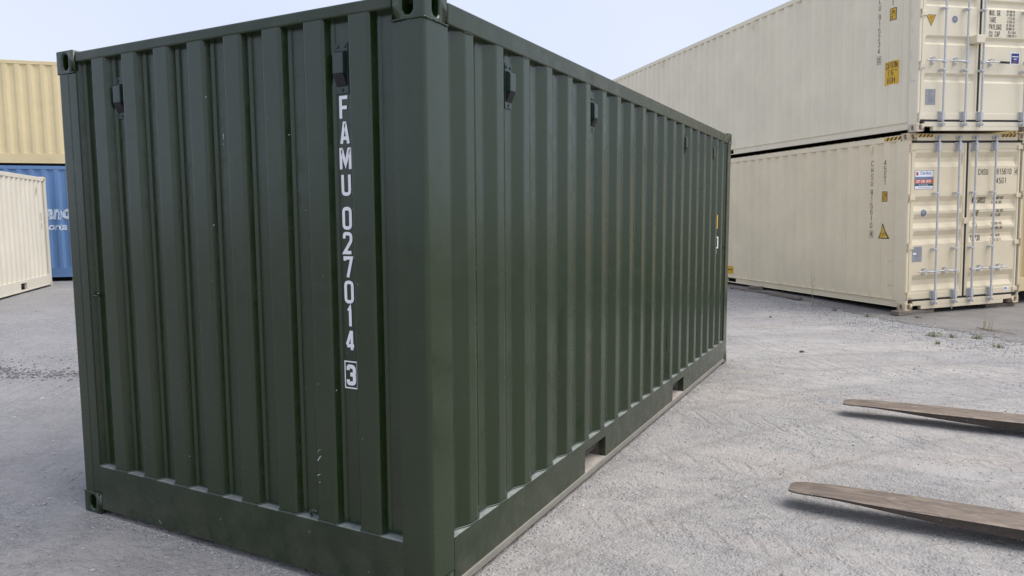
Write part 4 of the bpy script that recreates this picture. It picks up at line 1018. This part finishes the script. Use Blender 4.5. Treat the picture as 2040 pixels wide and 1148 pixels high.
# crumbled dark ridge left of the green container
g = G()
for k in range(1700):
    t = rn.random(); x = -8.3+3.0*t+rn.gauss(0, .05); y = 1.72+.55*t+.10*math.sin(t*9)+rn.gauss(0, .12*(.3+t)); r = .005+.013*rn.random()**2.2
    if rn.random() < .3: y += rn.gauss(.25, .3)
    vs, fs = octa(r, rn); z = height(x, y)+r*.2; g.add([(vx+x, vy+y, vz+z) for vx, vy, vz in vs], fs)
st = ob('crumbled_asphalt', g, plain('crumbled_asphalt', (.12, .12, .127), .9, 0, .5, 20), fix=False); tag(st, 'dark crumbled ridge on the grey gravel left of the green container', None, None, 'stuff')
# grit packed along the foot of the green container
g = G()
for k in range(5200):
    if rn.random() < .62: x, y = .012+abs(rn.gauss(0, .035)), rn.uniform(-.1, 6.0)
    else: x, y = rn.uniform(-2.3, .0), -.004-abs(rn.gauss(0, .035))
    r = .0022+.0055*rn.random()**3; vs, fs = octa(r, rn); z = height(x, y)+r*.3
    g.add([(vx+x, vy+y, vz+z) for vx, vy, vz in vs], fs)
st = ob('grit', g, STONE, fix=False); tag(st, 'fine grit packed along the foot of the dark green container', None, None, 'stuff')
# few bigger single stones
for i, (x, y, r, lb, cat) in enumerate(((-.08, 9.93, .028, 'small black stone on the pale gravel towards the beige container', 'stone'), (.71, 7.05, .03, 'black flat scrap lying on the pale gravel in mid yard', 'scrap'))):
    g = G(); vs, fs = octa(r, rn); g.add(vs, fs); o = ob('stone' if i == 0 else 'rubber_scrap', g, RUBBER); o.location = (x, y, height(x, y)+r*.25); o.scale = (1.2, 1.9, .8); tag(o, lb, cat)

# ------------------------------------------------------------------ weeds
def blades(g, n, h, spread, rn, wd=.006, up=.5, segs=3):
    for k in range(n):
        an = rn.uniform(0, 6.283); x0, y0 = rn.gauss(0, spread*.25), rn.gauss(0, spread*.25); hh = h*rn.uniform(.5, 1.1); out = spread*rn.uniform(.3, 1.1)*(1-up*.5)
        L_ = []
        for i in range(segs+1):
            t = i/segs; px = x0+math.cos(an)*out*t**1.3; py = y0+math.sin(an)*out*t**1.3; pz = hh*(t-.35*t*t*(1-up))
            w = wd*(1-t)**.7*.9+.0006; L_ += [(px-math.sin(an)*w, py+math.cos(an)*w, pz), (px+math.sin(an)*w, py-math.cos(an)*w, pz)]
        g.add(L_, [(2*i, 2*i+1, 2*i+3, 2*i+2) for i in range(segs)])
def leaves(g, n, h, spread, rn, sz):
    for k in range(n):
        an = rn.uniform(0, 6.283); d = spread*math.sqrt(rn.random()); x, y, z = d*math.cos(an), d*math.sin(an), h*rn.random()*(1-.5*d/spread)+.004
        t = rn.uniform(0, 6.283); tl = rn.uniform(-.4, .9); s_ = sz*rn.uniform(.6, 1.2); c, s = math.cos(t), math.sin(t)
        pts = [(-.5, 0, 0), (0, .32, .05), (.5, 0, .0), (0, -.32, .05)]
        g.add([(x+s_*(c*px-s*py), y+s_*(s*px+c*py), z+s_*(pz+tl*(px+.5)*.7)) for px, py, pz in pts], [(0, 1, 2, 3)])
rn = random.Random(5)
def weed(x, y, kind, label, cat='weed', scale=1, z=0):
    g = G(); mat = LEAF; name = 'weed'
    if kind == 'leafy': leaves(g, 110, .075*scale, .10*scale, rn, .034*scale); blades(g, 10, .10*scale, .08*scale, rn, .004)
    elif kind == 'tuft': blades(g, 30, .075*scale, .08*scale, rn, .0032)
    elif kind == 'dry': blades(g, 16, .22*scale, .12*scale, rn, .004); mat = DRY
    elif kind == 'stalk':
        h = .62*scale; g.tube([(0, 0, 0), (.012, .0, h*.4), (-.012, .01, h*.75), (-.03, .01, h)], [.004, .0035, .003, .002], 5)
        for q in range(9):
            zz = h*rn.uniform(.35, 1); an = rn.uniform(0, 6.28); g.tube([(0, 0, zz), (.05*math.cos(an), .05*math.sin(an), zz+.03)], [.002, .0035], 4)
        blades(g, 6, .16, .10, rn, .004); mat = DRY; name = 'dry_stalk'
    elif kind == 'creeper':
        for q in range(7):
            an = rn.uniform(-.45, .45); L_ = rn.uniform(.08, .3); px, py = rn.uniform(-.45, .2), rn.uniform(-.05, .05)
            g.tube([(px, py, .006), (px+L_*.5, py+L_*an*.5+rn.uniform(-.03, .03), .012), (px+L_, py+L_*an, .006)], [.003, .0035, .002], 5)
        leaves(g, 40, .03, .32, rn, .03); mat = ROOT; name = 'dead_creeper'
    o = ob(name, g, mat); o.location = (x, y, height(x, y)+z)
    return tag(o, label, cat)
weed(2.21, 9.13, 'leafy', 'largest bright green leafy weed in the gravel before the asphalt')
weed(2.22, 8.44, 'tuft', 'small green tuft just below the largest leafy weed', scale=.8)
weed(2.42, 9.10, 'tuft', 'thin upright grass tuft right of the largest leafy weed', scale=1.1)
weed(2.72, 9.16, 'leafy', 'small dark green weed at the gravel edge below the dry stalks', scale=.7)
weed(2.90, 8.47, 'tuft', 'sprawling olive weed in the gravel at the far right', scale=1.3)
weed(1.33, 10.72, 'tuft', 'yellowish grass tuft by the asphalt edge left of the timber block', scale=1.2)
weed(2.05, 10.80, 'tuft', 'flattened grass tuft on the asphalt in front of the timber block', scale=.7, z=.018)
weed(.80, 11.2, 'tuft', 'faint small weed at the gravel edge beside the container side', scale=.8)
o = weed(2.90, 9.98, 'dry', 'pale dry grass stalks standing in the asphalt crack', 'dry grass', 1.0, .018)
o = weed(2.98, 9.85, 'creeper', 'dead brown creeper lying along the asphalt crack', 'creeper', 1, .02); o.rotation_euler = (0, 0, -.95)
weed(.38, 11.70, 'stalk', 'tall dry weed stalk standing in front of the beige container side', 'weed stalk', .95)
weed(-1.61, 15.53, 'stalk', 'tall dry weed stalk near the yellow label of the beige container', 'weed stalk', 1.15, .018)
weed(-.35, 13.3, 'tuft', 'tiny dry tuft beside the planks on the asphalt edge', scale=.6, z=.015)
